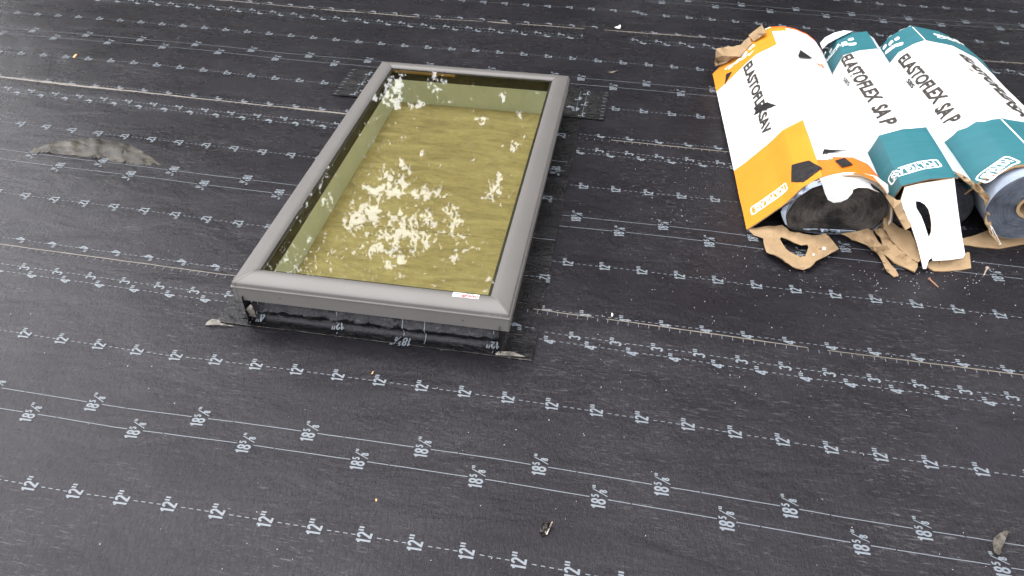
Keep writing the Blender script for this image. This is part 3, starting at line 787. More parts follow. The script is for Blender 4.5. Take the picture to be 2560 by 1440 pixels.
    def rrect(self, name, a, b_, h, mt, parent, e=.025, r=.25, out=None, ring_=0.0):
        """rounded bar in text space"""
        Lx = (self.n[0]-self.f[0]).length; ln = math.hypot(b_[0]-a[0], (b_[1]-a[1])*Lx); asp = ln/h; pts = []
        for cx, cy_, a0 in ((1-r/asp, r, -90), (1-r/asp, 1-r, 0), (r/asp, 1-r, 90), (r/asp, r, 180)):
            for k in range(5): t = R(a0+22.5*k); pts.append((cx+r/asp*math.cos(t), cy_+r*math.sin(t)))
        if not ring_:
            V = [(.5, .5)]+pts; F_ = [(0, 1+i, 1+(i+1) % len(pts)) for i in range(len(pts))]
        else:
            inn = [(.5+(x-.5)*(1-2*ring_/asp), .5+(y-.5)*(1-2*ring_)) for x, y in pts]; n_ = len(pts)
            V = pts+inn; F_ = [(i, (i+1) % n_, n_+(i+1) % n_, n_+i) for i in range(n_)]
        # refine long edges so the bar hugs the folds
        bm = bmesh.new(); vs_ = [bm.verts.new((x*asp, y, 0)) for x, y in V]
        for f in F_: bm.faces.new([vs_[k] for k in f])
        bmesh.ops.subdivide_edges(bm, edges=[q for q in bm.edges if q.calc_length() > .4], cuts=6); bmesh.ops.triangulate(bm, faces=bm.faces)
        bm.verts.index_update(); tv = [(q.co.x/asp, q.co.y) for q in bm.verts]; tf = [tuple(q.index for q in f.verts) for f in bm.faces]; bm.free()
        return self.text_uv(name, tv, tf, a, b_, h, mt, parent, e)

# ---- carton with orange ends
c1 = Carton([(13.3, .25), (15.1, 2.2), (16.8, 4.2), (18.0, 6.2), (19.6, 7.6), (21.4, 8.2), (23.3, 8.25), (25.2, 7.5), (26.7, 6.1), (27.7, 4.4), (28.1, 2.8), (27.6, .6)],
            [(9.8, .3), (11.0, 2.0), (12.4, 4.0), (14.2, 6.2), (16.6, 7.75), (18.4, 7.9), (20.3, 7.6), (21.9, 7.0), (23.4, 6.1), (24.8, 4.6), (25.5, 3.0), (25.4, .6)], 18.4, 58.6, 16.6, 20, 1, .09)
e1 = empty('carton', 'torn white carton with orange ends round the leftmost roll', 'carton', 'roll cartons lying side by side on the roof')
uD = c1.L[4]; UE = c1.L[-1]
vA = c1.uv(1930, 118)[1]; vB = c1.uv(2000, 305)[1]; vC = c1.uv(2037, 402)[1]
vC2 = max(.04, c1.uv(2120, 385)[1])
c1.grid('left_panel', 0, uD+.1, 0.0, .985, M['white_card'], e1, e=.12, inner=M['kraft'])
c1.grid('right_panel', uD-.6, UE, -.012, 1.0, M['white_card'], e1, e=0, inner=M['kraft'])
c1.grid('orange_band', 0, uD+.1, 0.0, vB, M['yellow'], e1, e=.16, th=.02)
c1.grid('orange_band', 0, uD+.1, vA, .986, M['yellow'], e1, e=.16, th=.02)
c1.grid('orange_band', uD+.12, UE, .0, vC2-.03, M['orange'], e1, e=.045, th=.02)
c1.grid('red_line', uD+.12, UE, vC2-.03, vC2-.018, M['red'], e1, e=.02, th=.015)
c1.grid('red_line', uD+.2, c1.L[8], .988, .999, M['red'], e1, e=.02, th=.015)
c1.grid('orange_band', uD+.12, uD+2.2, .962, .988, M['yellow'], e1, e=.02, th=.015)
c1.text('black_lettering', 'ELASTOFLEX', (1861, 170), (1901, 297), 1.4, M['letter'], e1, bold=.036, e=.2)
c1.text('black_lettering', 'SAV', (1899, 296), (1911, 342), 1.35, M['letter'], e1, bold=.036, e=.2)
for k, (q0, q1, hh) in enumerate((((2048, 396), (2057, 432), .0),)): pass
# small logos
def logo_word(c_, par, word, p_from, p_to, h, e, off=0.0):
    a, b_ = c_.uv(*p_from), c_.uv(*p_to)
    tv, tf, _ = text_mesh(word, .035)
    c_.rrect('logo_frame', (a[0]+.15, a[1]+.1/40), (b_[0]-.15, b_[1]+.1/40), h*1.5, M['logo'], par, e, .22, ring_=.1)
    Lx = 40.0
    hv = -h*.3/Lx; c_.text_uv('logo_lettering', tv, tf, (a[0]-.25, a[1]+hv+.002), (b_[0]+.35, b_[1]+hv+.002), h*.95, M['logo'], par, e+.004)
logo_word(c1, e1, 'POLYGLASS', (1965, 460), (1880, 522), 1.0, .185)
logo_word(c1, e1, 'POLYGLASS', (2190, 425), (2055, 402), .8, .07)
for k in range(4):
    t = k/3; px_, py_ = 1880-52*t, 118+48*t; a = c1.uv(px_, py_); c1.rrect('logo_bar', (a[0]+.45, a[1]), (a[0]-.45, a[1]), .7, M['logo'], e1, .185, .35)
tv, tf, _ = text_mesh('ADESO', .03)
a, b_ = c1.uv(1888, 128), c1.uv(1815, 172); c1.text_uv('logo_lettering', tv, tf, (a[0], a[1]), (b_[0], b_[1]), .55, M['logo'], e1, .185)
for pa, pb in (((1990, 260), (2010, 255)), ((2022, 350), (2050, 340)), ((2012, 130), (2045, 137)), ((2038, 170), (2065, 180)), ((1950, 88), (1985, 84))):
    a, b_ = c1.uv(*pa), c1.uv(*pb); c1.rrect('crease', a, b_, .05, M['yellow'], e1, .03, .4)
c1.patch('orange_mark', [(2040, 157), (2055, 160), (2063, 171), (2050, 167)], M['orange'], e1, .01, .03)
# white end tab that hangs over the roll face
plate('end_flap', [(2049, 446, 7.85), (2075, 438, 8.2), (2110, 431, 8.5), (2150, 431, 8.3), (2190, 440, 7.4), (2220, 462, 6.0), (2222, 480, 5.5), (2214, 492, 5.6), (2196, 480, 6.4), (2170, 470, 7.0), (2146, 469, 7.0), (2133, 474, 6.8), (2131, 483, 6.4), (2118, 498, 5.6), (2102, 505, 5.2), (2084, 507, 5.1), (2070, 500, 5.4), (2062, 483, 6.2), (2056, 462, 7.1)], M['white_card'], .12, parent=e1, back=M['kraft'], sub=2, grid=12, flat=.85, smooth_=True)
plate('end_flap', [(1790, 122, 3.9), (1852, 112, 5.6), (1873, 92, 6.6), (1880, 108, 6.4), (1850, 142, 4.6), (1788, 166, 1.6)], M['kraft'], .12, parent=e1, jit=1.5, sub=2)
plate('end_flap', [(1871, 88, 6.7), (1905, 62, 8.2), (1916, 82, 8.0), (1884, 103, 6.7)], M['kraft'], .12, parent=e1, sub=2)
plate('torn_flap', [(1869, 570, .3), (1900, 568, .7), (1956, 562, .9), (1975, 578, .8), (2010, 585, .8), (2040, 588, .7), (2062, 583, .6), (2080, 600, .6), (2097, 621, .5), (2062, 642, .7), (2040, 652, .7), (2024, 668, .6), (2008, 675, .5), (1990, 670, .6), (1964, 654, .9), (1946, 641, .8), (1916, 630, .6), (1912, 618, .9), (1908, 596, .5), (1884, 588, .3)], M['kraft'], .12, parent=e1, jit=1.6, nz=.4, sub=2, grid=14,
      holes=[[(1950, 598, .8), (1953, 592, .9), (1970, 598, 1.0), (1985, 606, 1.0), (2003, 613, .9), (2018, 611, .8), (2021, 618, .7), (2013, 640, .6), (2000, 642, .6), (1983, 634, .6), (1965, 622, .6)]], extra=[(1930, 585, 1.3), (2030, 605, 1.4), (1985, 650, .9), (2050, 620, 1.1), (1985, 592, 1.1)])
for cx_, cy_, r_ in ((2060, 621, 4.5), (2034, 636, 2.6)):
    plate('white_spot', [(cx_+r_*math.cos(R(a))*1.0, cy_+r_*math.sin(R(a))*.8, 1.75) for a in range(0, 360, 45)], M['logo'], .02, parent=e1)
# ---- middle carton, teal ends
c2 = Carton([(26.9, .5), (27.2, 3.2), (28.1, 6.9), (30.6, 7.9), (33.2, 8.3), (34.6, 7.6), (36.3, 6.4)],
            [(25.3, .5), (25.5, 4.0), (26.2, 6.6), (28.2, 7.4), (30.2, 7.75), (31.4, 7.0), (32.4, 5.6)], 19.8, 59.4, 28, 31, 5, .05)
e2 = empty('carton', 'narrow white carton with teal ends lying between the two wider ones', 'carton', 'roll cartons lying side by side on the roof')
L2 = c2.L; vT = c2.uv(2250, 325)[1]; vF = c2.uv(2130, 132)[1]; uR = L2[4]+.25
c2.grid('outer_panel', 0, uR, 0, 1.0, M['white_card'], e2, e=0, inner=M['kraft'])
c2.grid('plastic_wrap', uR-.05, L2[-1], .02, .99, M['plastic'], e2, e=-.05, th=.04)
c2.grid('teal_band', 0, uR, .0, vT, M['teal'], e2, e=.045, th=.02)
c2.grid('teal_band', 0, uR, vF, 1.0, M['teal'], e2, e=.045, th=.02)
c2.text('black_lettering', 'ELASTOFLEX', (2104, 150), (2173, 258), 1.75, M['letter'], e2, bold=.036)
c2.text('black_lettering', 'SA P', (2178, 270), (2206, 318), 1.75, M['letter'], e2, bold=.036)
c2.text('small_lettering', 'SBS', (2109, 201), (2122, 216), .55, M['letter'], e2, bold=.01)
logo_word(c2, e2, 'POLYGLASS', (2338, 400), (2222, 448), 1.1, .07)
for k in range(5):
    t = k/4; px_, py_ = 2126-66*t, 97+36*t; a = c2.uv(px_, py_); c2.rrect('logo_bar', (a[0]+.42, a[1]), (a[0]-.42, a[1]), .75, M['logo'], e2, .07, .32)
a, b_ = c2.uv(2140, 104), c2.uv(2064, 147); c2.rrect('logo_bar', (a[0], a[1]-.012), (b_[0], b_[1]-.012), .75, M['logo'], e2, .07, .3)
tv, tf, _ = text_mesh('ADESO', .03); c2.text_uv('logo_lettering', tv, tf, (a[0]-.9, a[1]-.016), (b_[0]+.5, b_[1]-.016), .5, M['teal'], e2, .08)
# long white end panel with hand hole, torn on its left side
plate('end_panel', [(2262, 468, 7.3), (2300, 459, 7.9), (2340, 453, 8.2), (2386, 446, 8.4), (2391, 490, 6.3), (2396, 530, 4.6), (2403, 580, 2.9), (2413, 636, 1.3), (2407, 645, 1.1), (2370, 650, 1.0), (2332, 652, .9), (2330, 644, 1.2), (2322, 650, 1.3), (2315, 672, .35), (2308, 672, .4), (2303, 650, .9), (2293, 610, 2.2), (2278, 565, 3.9), (2258, 520, 5.4), (2252, 500, 6.2)], M['white_card'], .13, parent=e2, back=M['kraft'], sub=2, grid=13,
      holes=[[(2289, 503, 6.0), (2300, 504, 5.9), (2312, 511, 5.6), (2321, 523, 5.1), (2326, 540, 4.5), (2329, 562, 3.7), (2328, 580, 3.1), (2322, 594, 2.6), (2318, 582, 3.2), (2311, 560, 4.0), (2303, 540, 4.6), (2291, 520, 5.4)]], flat=.9, smooth_=True)
plate('end_flap', [(2252, 500, 6.2), (2262, 530, 4.9), (2278, 560, 4.0), (2276, 568, 3.8), (2264, 575, 3.5), (2246, 545, 4.6), (2228, 512, 5.6), (2214, 492, 6.0), (2216, 486, 6.3), (2232, 493, 6.3), (2242, 500, 6.2)], M['kraft'], .13, parent=e2, jit=1.3, sub=2)
plate('torn_flap', [(2210, 538, 2.9), (2218, 536, 3.0), (2226, 552, 2.2), (2250, 570, 1.4), (2275, 578, 1.5), (2292, 612, 1.5), (2302, 650, .9), (2296, 655, .7), (2270, 640, .9), (2250, 622, 1.2), (2230, 600, 1.7), (2216, 575, 2.2), (2209, 552, 2.9)], M['kraft'], .13, parent=e2, jit=1.2, sub=2, grid=11)
plate('torn_flap', [(2101, 584, .7), (2130, 580, 1.1), (2170, 571, 1.3), (2182, 578, 1.2), (2196, 604, 1.3), (2206, 614, 1.3), (2204, 600, 1.5), (2188, 574, 1.5), (2208, 570, 1.8), (2225, 595, 1.5), (2250, 622, 1.1), (2278, 638, .8), (2295, 651, .6), (2294, 668, .4), (2287, 679, .3), (2262, 668, .5), (2235, 655, .7), (2205, 633, .9), (2238, 672, .3), (2247, 688, .25), (2236, 692, .2), (2218, 680, .3), (2198, 640, .5), (2165, 612, .5), (2130, 598, .5)], M['kraft'], .13, parent=e2, jit=1.2, nz=.4, sub=2, grid=10)
plate('base_flap', [(2313, 664, .25), (2330, 650, .5), (2405, 640, .9), (2418, 630, .9), (2424, 631, .8), (2428, 670, .15), (2400, 675, .12), (2360, 678, .12), (2335, 677, .15)], M['kraft'], .13, parent=e2, sub=2)
plate('side_flap', [(2386, 428, 8.9), (2400, 434, 8.6), (2430, 452, 7.9), (2455, 470, 7.0), (2470, 487, 6.0), (2482, 505, 5.2), (2481, 530, 4.0), (2478, 555, 2.9), (2480, 568, 2.2), (2503, 612, .5), (2497, 610, .6), (2478, 588, 1.4), (2464, 560, 2.8), (2464, 525, 4.2), (2460, 500, 5.4), (2440, 478, 6.6), (2410, 452, 7.9)], M['kraft'], .12, parent=e2, jit=1.2, sub=2, grid=10)
plate('side_flap', [(2476, 562, 2.7), (2480, 568, 2.3), (2502, 611, .55), (2498, 612, .5), (2484, 590, 1.3)], M['white_card'], .05, parent=e2)
# ---- right carton, teal ends
c3 = Carton([(34.8, 2.2), (35.3, 5.0), (36.9, 7.2), (39.2, 8.9), (42.0, 9.5), (45.8, 9.0), (49.4, 7.0), (50.9, 3.8), (50.8, .4)],
            [(32.4, .8), (32.6, 5.2), (33.4, 7.2), (34.7, 8.3), (35.9, 9.0), (39.8, 8.35), (43.5, 6.8), (47.3, 4.4), (48.3, .8)], 22.2, 59.8, 35, 38, 9, .05)
e3 = empty('carton', 'rightmost white carton with teal ends, its torn end showing the cardboard core', 'carton', 'roll cartons lying side by side on the roof')
L3 = c3.L; v3F = c3.uv(2308, 102)[1]; v3N = c3.uv(2468, 300)[1]
c3.grid('outer_panel', 0, L3[4], .0, 1.0, M['white_card'], e3, e=0, inner=M['kraft'], jag=.02)
c3.grid('outer_panel', L3[4], L3[-1], .0, .995, M['white_card'], e3, e=0, inner=M['kraft'], jag=.02)
c3.grid('teal_band', 0, L3[-1], .0, v3N, M['teal'], e3, e=.045, th=.02, jag=.02)
c3.grid('teal_band', 0, L3[-1], v3F, .994, M['teal'], e3, e=.045, th=.02)
c3.grid('worn_crease', L3[4]-.07, L3[4]+.06, .03, v3N-.01, M['logo'], e3, e=.065, th=.02)
c3.grid('worn_crease', L3[4]-.05, L3[4]+.05, v3F, .98, M['logo'], e3, e=.065, th=.02)
c3.text('black_lettering', 'ELASTOFLEX', (2246, 152), (2337, 262), 1.7, M['letter'], e3, bold=.036)
c3.text('black_lettering', 'SA P', (2337, 275), (2367, 316), 1.7, M['letter'], e3, bold=.036)
c3.text('black_lettering', 'ELASTOFLEX', (2397, 135), (2525, 262), 1.9, M['letter'], e3, bold=.036)
c3.text('black_lettering', 'SA P', (2512, 258), (2585, 318), 1.9, M['letter'], e3, bold=.036)
c3.text('small_lettering', 'Membrana', (2238, 163), (2262, 203), .5, M['pale_letter'], e3, bold=0)
c3.text('small_lettering', 'SBS', (2266, 204), (2281, 222), .55, M['letter'], e3, bold=.036)
c3.text('small_lettering', 'Compound Cap Sheet', (2281, 226), (2335, 302), .5, M['pale_letter'], e3, bold=0)
c3.text('small_lettering', 'SBS', (2417, 171), (2432, 182), .45, M['letter'], e3, bold=.01)
logo_word(c3, e3, 'POLYGLASS', (2512, 392), (2440, 448), 1.2, .07)
for k in range(3):
    t = k/2; px_, py_ = 2241-30*t, 95+20*t; a = c3.uv(px_, py_); c3.rrect('logo_bar', (a[0]+.42, a[1]), (a[0]-.42, a[1]), .75, M['logo'], e3, .07, .32)
a, b_ = c3.uv(2256, 102), c3.uv(2212, 125); c3.rrect('logo_bar', (a[0], a[1]-.012), (b_[0], b_[1]-.012), .75, M['logo'], e3, .07, .3)
for k in range(4):
    px_, py_ = 2340+15.5*k, 86+4.5*k; a = c3.uv(px_, py_); c3.rrect('logo_bar', (a[0]+.5, a[1]), (a[0]-.5, a[1]), .62, M['logo'], e3, .07, .35)
a, b_ = c3.uv(2408, 112), c3.uv(2338, 92); c3.text_uv('logo_lettering', tv, tf, (a[0], a[1]), (b_[0], b_[1]), .7, M['logo'], e3, .075)
plate('base_flap', [(2385, 600, .5), (2430, 590, .5), (2470, 575, .5), (2600, 560, .5), (2640, 590, .3), (2560, 609, .15), (2520, 617, .12), (2498, 621, .12), (2450, 617, .12), (2403, 612, .15)], M['kraft'], .13, parent=e3, sub=2, jit=.8)
plate('base_flap', [(2470, 540, 1.2), (2500, 562, 1.3), (2530, 570, 1.2), (2620, 570, 1.1), (2640, 580, .6), (2560, 582, .5), (2530, 581, .5), (2500, 573, .8), (2478, 560, 1.2)], M['kraft'], .13, parent=e3, sub=2)
c3.grid('torn_edge', L3[1]+.3, L3[5], -.004, .006, M['kraft_edge'], e3, e=.04, th=.14, jag=.0)

# ------------------------------------------------------------------ the rolls of membrane inside
def roll(name, near, far, ny, fy, nref, fref, label, matside, matend, core=None, bul=.15):
    e_ = empty(name, label, 'membrane roll', 'rolls of roofing membrane in the cartons')
    V, Fc = [], []; n_ = len(near)
    def ringpts(sec, y0, ref): return [(x, y0+.095*(x-ref), z) for x, z in sec]
    A = ringpts(near, ny, nref); B = ringpts(far, fy, fref); K = 16
    for k in range(K+1):
        for a, b_ in zip(A, B): t = k/K; V.append(tuple(a[c_]+(b_[c_]-a[c_])*t for c_ in range(3)))
    for k in range(K):
        for i in range(n_): j = (i+1) % n_; Fc.append((k*n_+i, k*n_+j, (k+1)*n_+j, (k+1)*n_+i))
    Fc.append(tuple(K*n_+i for i in range(n_)))
    mesh('outer_wrap', V, Fc, matside, e_, smooth=True)
    cx = sum(q[0] for q in near)/n_ if core is None else core[0]; cz = sum(q[1] for q in near)/n_ if core is None else core[1]
    V, Fc = [], []; NR = 34; UVS = []; r_in = 0.0 if core is None else core[2]
    for r_ in range(NR+1):
        for x, z in near:
            t = r_/NR; dx, dz = x-cx, z-cz; L_ = math.hypot(dx, dz); f = (r_in/L_)*(1-t)+t if core else t
            xx, zz = cx+dx*f, cz+dz*f
            dep = bul*(noise.noise(Vector((xx*.35, zz*.6, 5)))) - .12*(t > .97) + .05*(r_ % 2) + .09*noise.noise(Vector((t*14, math.atan2(dz, dx)*1.3, 3)))
            UVS.append((t*9, math.atan2(dz, dx)*.9))
            V.append((xx, ny+.095*(xx-nref)-dep-.05, zz))
    for r_ in range(NR):
        for i in range(n_): j = (i+1) % n_; Fc.append((r_*n_+i, r_*n_+j, (r_+1)*n_+j, (r_+1)*n_+i))
    ow = mesh('wound_layers', V, Fc, matend, e_, smooth=False)
    ly = ow.data.uv_layers.new(name='wind')
    for lp in ow.data.loops: ly.data[lp.index].uv = UVS[lp.vertex_index]
    ow.data.polygons.foreach_set('use_smooth', [True]*len(ow.data.polygons))
    if core:
        V, Fc = [], []; cx, cz, r0 = core
        for q, (rr, dy) in enumerate(((r0+.02, -.3), (r0-.28, -.3), (r0-.28, 8))):
            for a in range(24): V.append((cx+rr*math.cos(R(15*a)), ny+.095*(cx-nref)+dy, cz+rr*math.sin(R(15*a))))
        for q in range(2):
            for a in range(24): b_ = (a+1) % 24; Fc.append((q*24+a, q*24+b_, (q+1)*24+b_, (q+1)*24+a))
        for a in range(24): V.append((cx+(r0+.02)*math.cos(R(15*a)), ny+.095*(cx-nref)+.3, cz+(r0+.02)*math.sin(R(15*a))))
        for a in range(24): b_ = (a+1) % 24; Fc.append((a, 72+a, 72+b_, b_))
        mesh('cardboard_core', V, Fc, M['kraft'], e_, smooth=False)
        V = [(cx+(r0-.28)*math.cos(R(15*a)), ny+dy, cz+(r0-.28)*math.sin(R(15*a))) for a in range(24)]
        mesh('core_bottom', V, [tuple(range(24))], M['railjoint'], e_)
    return e_
def closed(pts, k=5):
    """smooth closed curve through the points"""
    out = []; n_ = len(pts)
    for i in range(n_):
        p0, p1, p2, p3 = (Vector(pts[(i+q) % n_]) for q in (-1, 0, 1, 2))
        for j in range(k):
            t = j/k; out.append(tuple(.5*((2*p1)+(-p0+p2)*t+(2*p0-5*p1+4*p2-p3)*t*t+(-p0+3*p1-3*p2+p3)*t**3)))
    return out
M['end1'] = layers('wound_black', (.003, .0027, .003), (.10, .086, .078), .44, .62)
M['end2'] = layers('wound_dark_blue', (.012, .013, .018), (.07, .078, .10))
M['end3'] = layers('wound_blue_grey', (.04, .047, .066), (.22, .25, .32))
n1 = closed([(17.0, 2.2), (17.9, .7), (20, .32), (23, .28), (26, .6), (27.4, 1.9), (27.6, 4.0), (26.6, 5.8), (24.6, 7.2), (22, 7.7), (19.6, 7.0), (18.0, 5.4)])
f1 = closed([(14.6, 2.2), (15.4, .7), (17.4, .32), (20.3, .28), (23.2, .6), (24.6, 1.9), (24.9, 3.0), (24.0, 4.8), (22.2, 6.2), (19.4, 7.0), (17, 6.8), (15.2, 5.2)])
r1 = roll('membrane_roll', n1, f1, 18.55, 58.2, 20, 19, 'squashed shiny black roll end under the orange carton', M['film_blue'], M['end1'], bul=.25)
# loose layers of release film round the left roll end
plate('release_film', [(1962, 508, 3.6), (1975, 492, 4.6), (2000, 470, 6.0), (2035, 453, 7.2), (2052, 450, 7.6), (2054, 462, 7.2), (2030, 470, 6.6), (2005, 486, 5.6), (1985, 500, 4.4), (1968, 509, 3.6)], M['film_blue'], .05, parent=r1, smooth_=True, sub=2)
plate('release_film', [(1956, 520, 3.0), (1974, 508, 3.9), (1966, 525, 3.1), (1964, 545, 2.2), (1968, 562, 1.2), (1963, 561, 1.2), (1955, 543, 2.1), (1952, 530, 2.7)], M['film_blue'], .05, parent=r1, smooth_=True, sub=2)
plate('release_film', [(2008, 573, .9), (2050, 573, 1.2), (2100, 575, 1.2), (2140, 578, 1.1), (2142, 582, .6), (2120, 584, .4), (2080, 584, .3), (2040, 579, .4)], M['film_blue'], .05, parent=r1, smooth_=True, sub=2)
n2 = closed([(28.4, 2.2), (29.3, .8), (32, .45), (35.4, .6), (36.9, 2.0), (37.0, 4.2), (35.6, 5.9), (33.4, 7.3), (31.0, 7.2), (29.2, 5.6)])
f2 = closed([(26.3, 2.2), (27, .8), (28.4, .45), (30.6, .6), (31.8, 2.0), (32.0, 4.2), (31.2, 5.9), (30.0, 6.9), (28.4, 6.8), (26.9, 5.6)])
roll('membrane_roll', n2, f2, 21.6, 60.6, 32, 29, 'dark blue-black roll end behind the white end panel of the middle carton', M['roll'], M['end2'])
n3 = closed([(41.7+4.0*math.cos(R(a)), 5.0+4.2*math.sin(R(a))) for a in range(0, 360, 30)])
f3 = closed([(39.4+4.4*math.cos(R(a)), 3.8+3.2*math.sin(R(a))) for a in range(0, 360, 30)])
roll('membrane_roll', n3, f3, 20.9, 59.0, 41, 40, 'blue-grey roll end with a brown cardboard core in the rightmost carton', M['film_blue'], M['end3'], core=(42.0, 5.1, 1.35))
# pale plastic showing at the far end of the middle roll and between the cartons
plate('release_film', [(2050, 108, 5.6), (2062, 94, 6.4), (2085, 82, 7.2), (2110, 76, 7.6), (2130, 78, 7.8), (2100, 92, 7.2), (2070, 108, 6.4), (2056, 122, 5.4)], M['plastic'], .05, parent=e2, smooth_=True, sub=2)
c2.grid('plastic_wrap', L2[4]+.1, L2[-1], .02, .45, M['plastic'], e2, e=.06, th=.03)

# ------------------------------------------------------------------ black scraps lying on the orange carton
SCR = 'scraps of black membrane on the orange carton'
for pts, lb in (([(1999, 129), (2030, 149), (1998, 148), (1994, 143)], 'small black triangular scrap near the far end of the orange carton'),
                ([(1818, 187), (1832, 181), (1814, 213), (1816, 200)], 'thin black wedge scrap at the far left edge of the orange carton'),
                ([(1893, 268), (1912, 263), (1921, 258), (1943, 266), (1912, 278), (1887, 290), (1892, 280), (1886, 272)], 'jagged black scrap covering the letters between the two words'),
                ([(1983, 415), (2025, 404), (2057, 425), (2031, 444), (2010, 459), (1982, 457)], 'largest black five-sided scrap on the orange carton'),
                ([(2060, 377), (2120, 380), (2090, 382), (2056, 389)], 'long thin black scrap on the white panel by the orange edge'),
                ([(2088, 405), (2110, 398), (2131, 416), (2104, 423)], 'small black diamond scrap among the near logo lettering')):
    o = c1.patch('membrane_scrap', pts, M['roll'], None, .05, .22, grid=12); tag(o, lb, 'scrap', SCR)

# ------------------------------------------------------------------ small things on the roof
def zpt(px, py, e=0.0):
    p0 = at(px, py, 0); z = zm(p0.x, p0.y)+e; return at(px, py, z)
LIFT = [(76, 383, .05), (84, 371, .1), (110, 362, .25), (140, 353, .25), (180, 347, .3), (225, 343, .3), (262, 349, .35), (300, 357, .35), (330, 364, .3), (356, 378, .5), (382, 396, .15), (402, 412, .05), (380, 416, .05), (330, 411, .05), (290, 407, .05), (262, 398, .05), (200, 391, .05), (150, 385, .05), (112, 381, .05)]
o = plate('lifted_film', LIFT, M['film'], .03, nz=.10, nf=1.0, rel=True, jit=1.2, sub=2, grid=7, smooth_=True, extra=[(120, 366, .4), (150, 362, .3), (180, 358, .6), (215, 361, .35), (240, 360, .65), (275, 364, .4), (300, 372, .6), (340, 386, .45), (200, 376, .2), (150, 374, .2), (250, 384, .2), (310, 395, .3)])
tag(o, 'lens-shaped grey-tan wrinkled film lifting off the membrane at the left', 'film')
def tab(pts, label, name='membrane_tab', mt='film', **k):
    o_ = plate(name, pts, M[mt], .06, sub=2, grid=6, nz=.15, nf=2, smooth_=True, **k); return tag(o_, label, 'scrap')
M['pale_film'] = simple('pale_torn_film', (.14, .127, .11), .4, .35, 60, .7, .004)
tab([(513, 812, .2), (518, 804, .35), (530, 797, .6), (548, 800, .5), (552, 808, .35), (585, 815, .2), (560, 814, .2), (540, 812, .2), (522, 813, .2)], 'pale torn end of a strip left of the skylight corner', mt='pale_film')
tab([(610, 779, 1.5), (619, 768, 2.3), (626, 761, 2.8), (631, 768, 2.6), (637, 779, 1.9), (640, 793, .8), (629, 791, .9), (618, 786, 1.1)], 'grey folded corner tab under the near left corner of the skylight', mt='pale_film')
tab([(1238, 884, .2), (1246, 878, .35), (1285, 880, .3), (1305, 888, .22), (1312, 892, .2), (1275, 889, .2), (1240, 888, .2)], 'pale wrinkled tab below the near right corner of the skylight', mt='pale_film')
o = plate('dry_leaf', [(2485, 1380, .2), (2481, 1360, .3), (2485, 1345, .35), (2500, 1332, .5), (2516, 1326, .5), (2530, 1325, .5), (2528, 1327, .5), (2520, 1333, .45), (2512, 1355, .35), (2503, 1372, .3), (2504, 1382, .25), (2496, 1388, .2)], M['leaf'], .02, sub=2, grid=8, nz=.3, nf=1.5, smooth_=True)
tag(o, 'curled grey-brown dry leaf near the bottom right corner', 'leaf')
e_ = empty('beetle_shell', 'shiny dark curled husk lying alone near the bottom edge', 'husk')
plate('shell', [(1348, 1330, .12), (1352, 1315, .3), (1360, 1305, .45), (1381, 1303, .35), (1374, 1318, .45), (1364, 1336, .14), (1354, 1337, .12)], M['debris'], .04, sub=2, grid=6, nz=.4, nf=3, parent=e_)
plate('pale_rim', [(1379, 1304, .46), (1382, 1304, .44), (1368, 1336, .2), (1365, 1336, .2)], M['steel'], .03, parent=e_)
def nail(p0, p1, mt, label, hr=.16):
    a, b_ = zpt(*p0, .18), zpt(*p1, .12); e_ = empty('roofing_nail', label, 'nail', 'loose roofing nails in front of the cartons')
    d = (b_-a).normalized(); s_ = d.orthogonal().normalized(); t_ = d.cross(s_)
    def tube(name, stations, cap=True):
        V, Fc = [], []
        for c_, r_ in stations:
            for k in range(10): an = R(36*k); V.append(tuple(c_+s_*math.cos(an)*r_+t_*math.sin(an)*r_))
        for q in range(len(stations)-1):
            for k in range(10): j = (k+1) % 10; Fc.append((q*10+k, q*10+j, (q+1)*10+j, (q+1)*10+k))
        Fc += [tuple(range(9, -1, -1)), tuple((len(stations)-1)*10+k for k in range(10))]
        mesh(name, V, Fc, mt, e_, smooth=False)
    L_ = (b_-a).length
    tube('shank', [(a, .075), (a+d*(L_-.25), .07), (b_, .01)])
    tube('head', [(a-d*.05, hr*.9), (a-d*.02, hr), (a+d*.05, hr), (a+d*.09, .09)])
nail((2323, 697), (2347, 719), M['rust'], 'rusty brown nail lying below the white end panel', .17)
nail((2468, 670), (2459, 689), M['steel'], 'pale weathered nail beside a printed number, right of the rusty one', .2)
for pts, mt, nm, lb, ct in (([(181, 143), (186, 137), (190, 135), (193, 136), (190, 139), (187, 144)], 'ochre', 'dry_twig', 'tiny yellowish twig bit on the far left of the roof', 'twig'),
                        ([(1536, 68), (1545, 65), (1551, 61), (1552, 67), (1550, 71), (1544, 71)], 'granule', 'paper_shred', 'small white three-pointed shred behind the skylight', 'shred'),
                        ([(928, 935), (931, 929), (934, 928), (932, 934)], 'ochre', 'seed', 'tiny yellow seed below the skylight sill', 'seed'),
                        ([(1528, 790), (1529, 781), (1533, 785), (1532, 791)], 'granule', 'paper_shred', 'tiny pale shred on the seam right of the skylight', 'shred'),
                        ([(938, 1247), (943, 1247), (942, 1253), (939, 1253)], 'ochre', 'seed', 'tiny orange seed in the open foreground', 'seed'),
                        ([(1518, 180), (1530, 178), (1545, 176), (1530, 183)], 'bead', 'dry_stalk', 'thin tan stalk right of the skylight head', 'stalk')):
    o = plate(nm, [(a, b_, .16) for a, b_ in pts], M[mt], .03); tag(o, lb, ct)
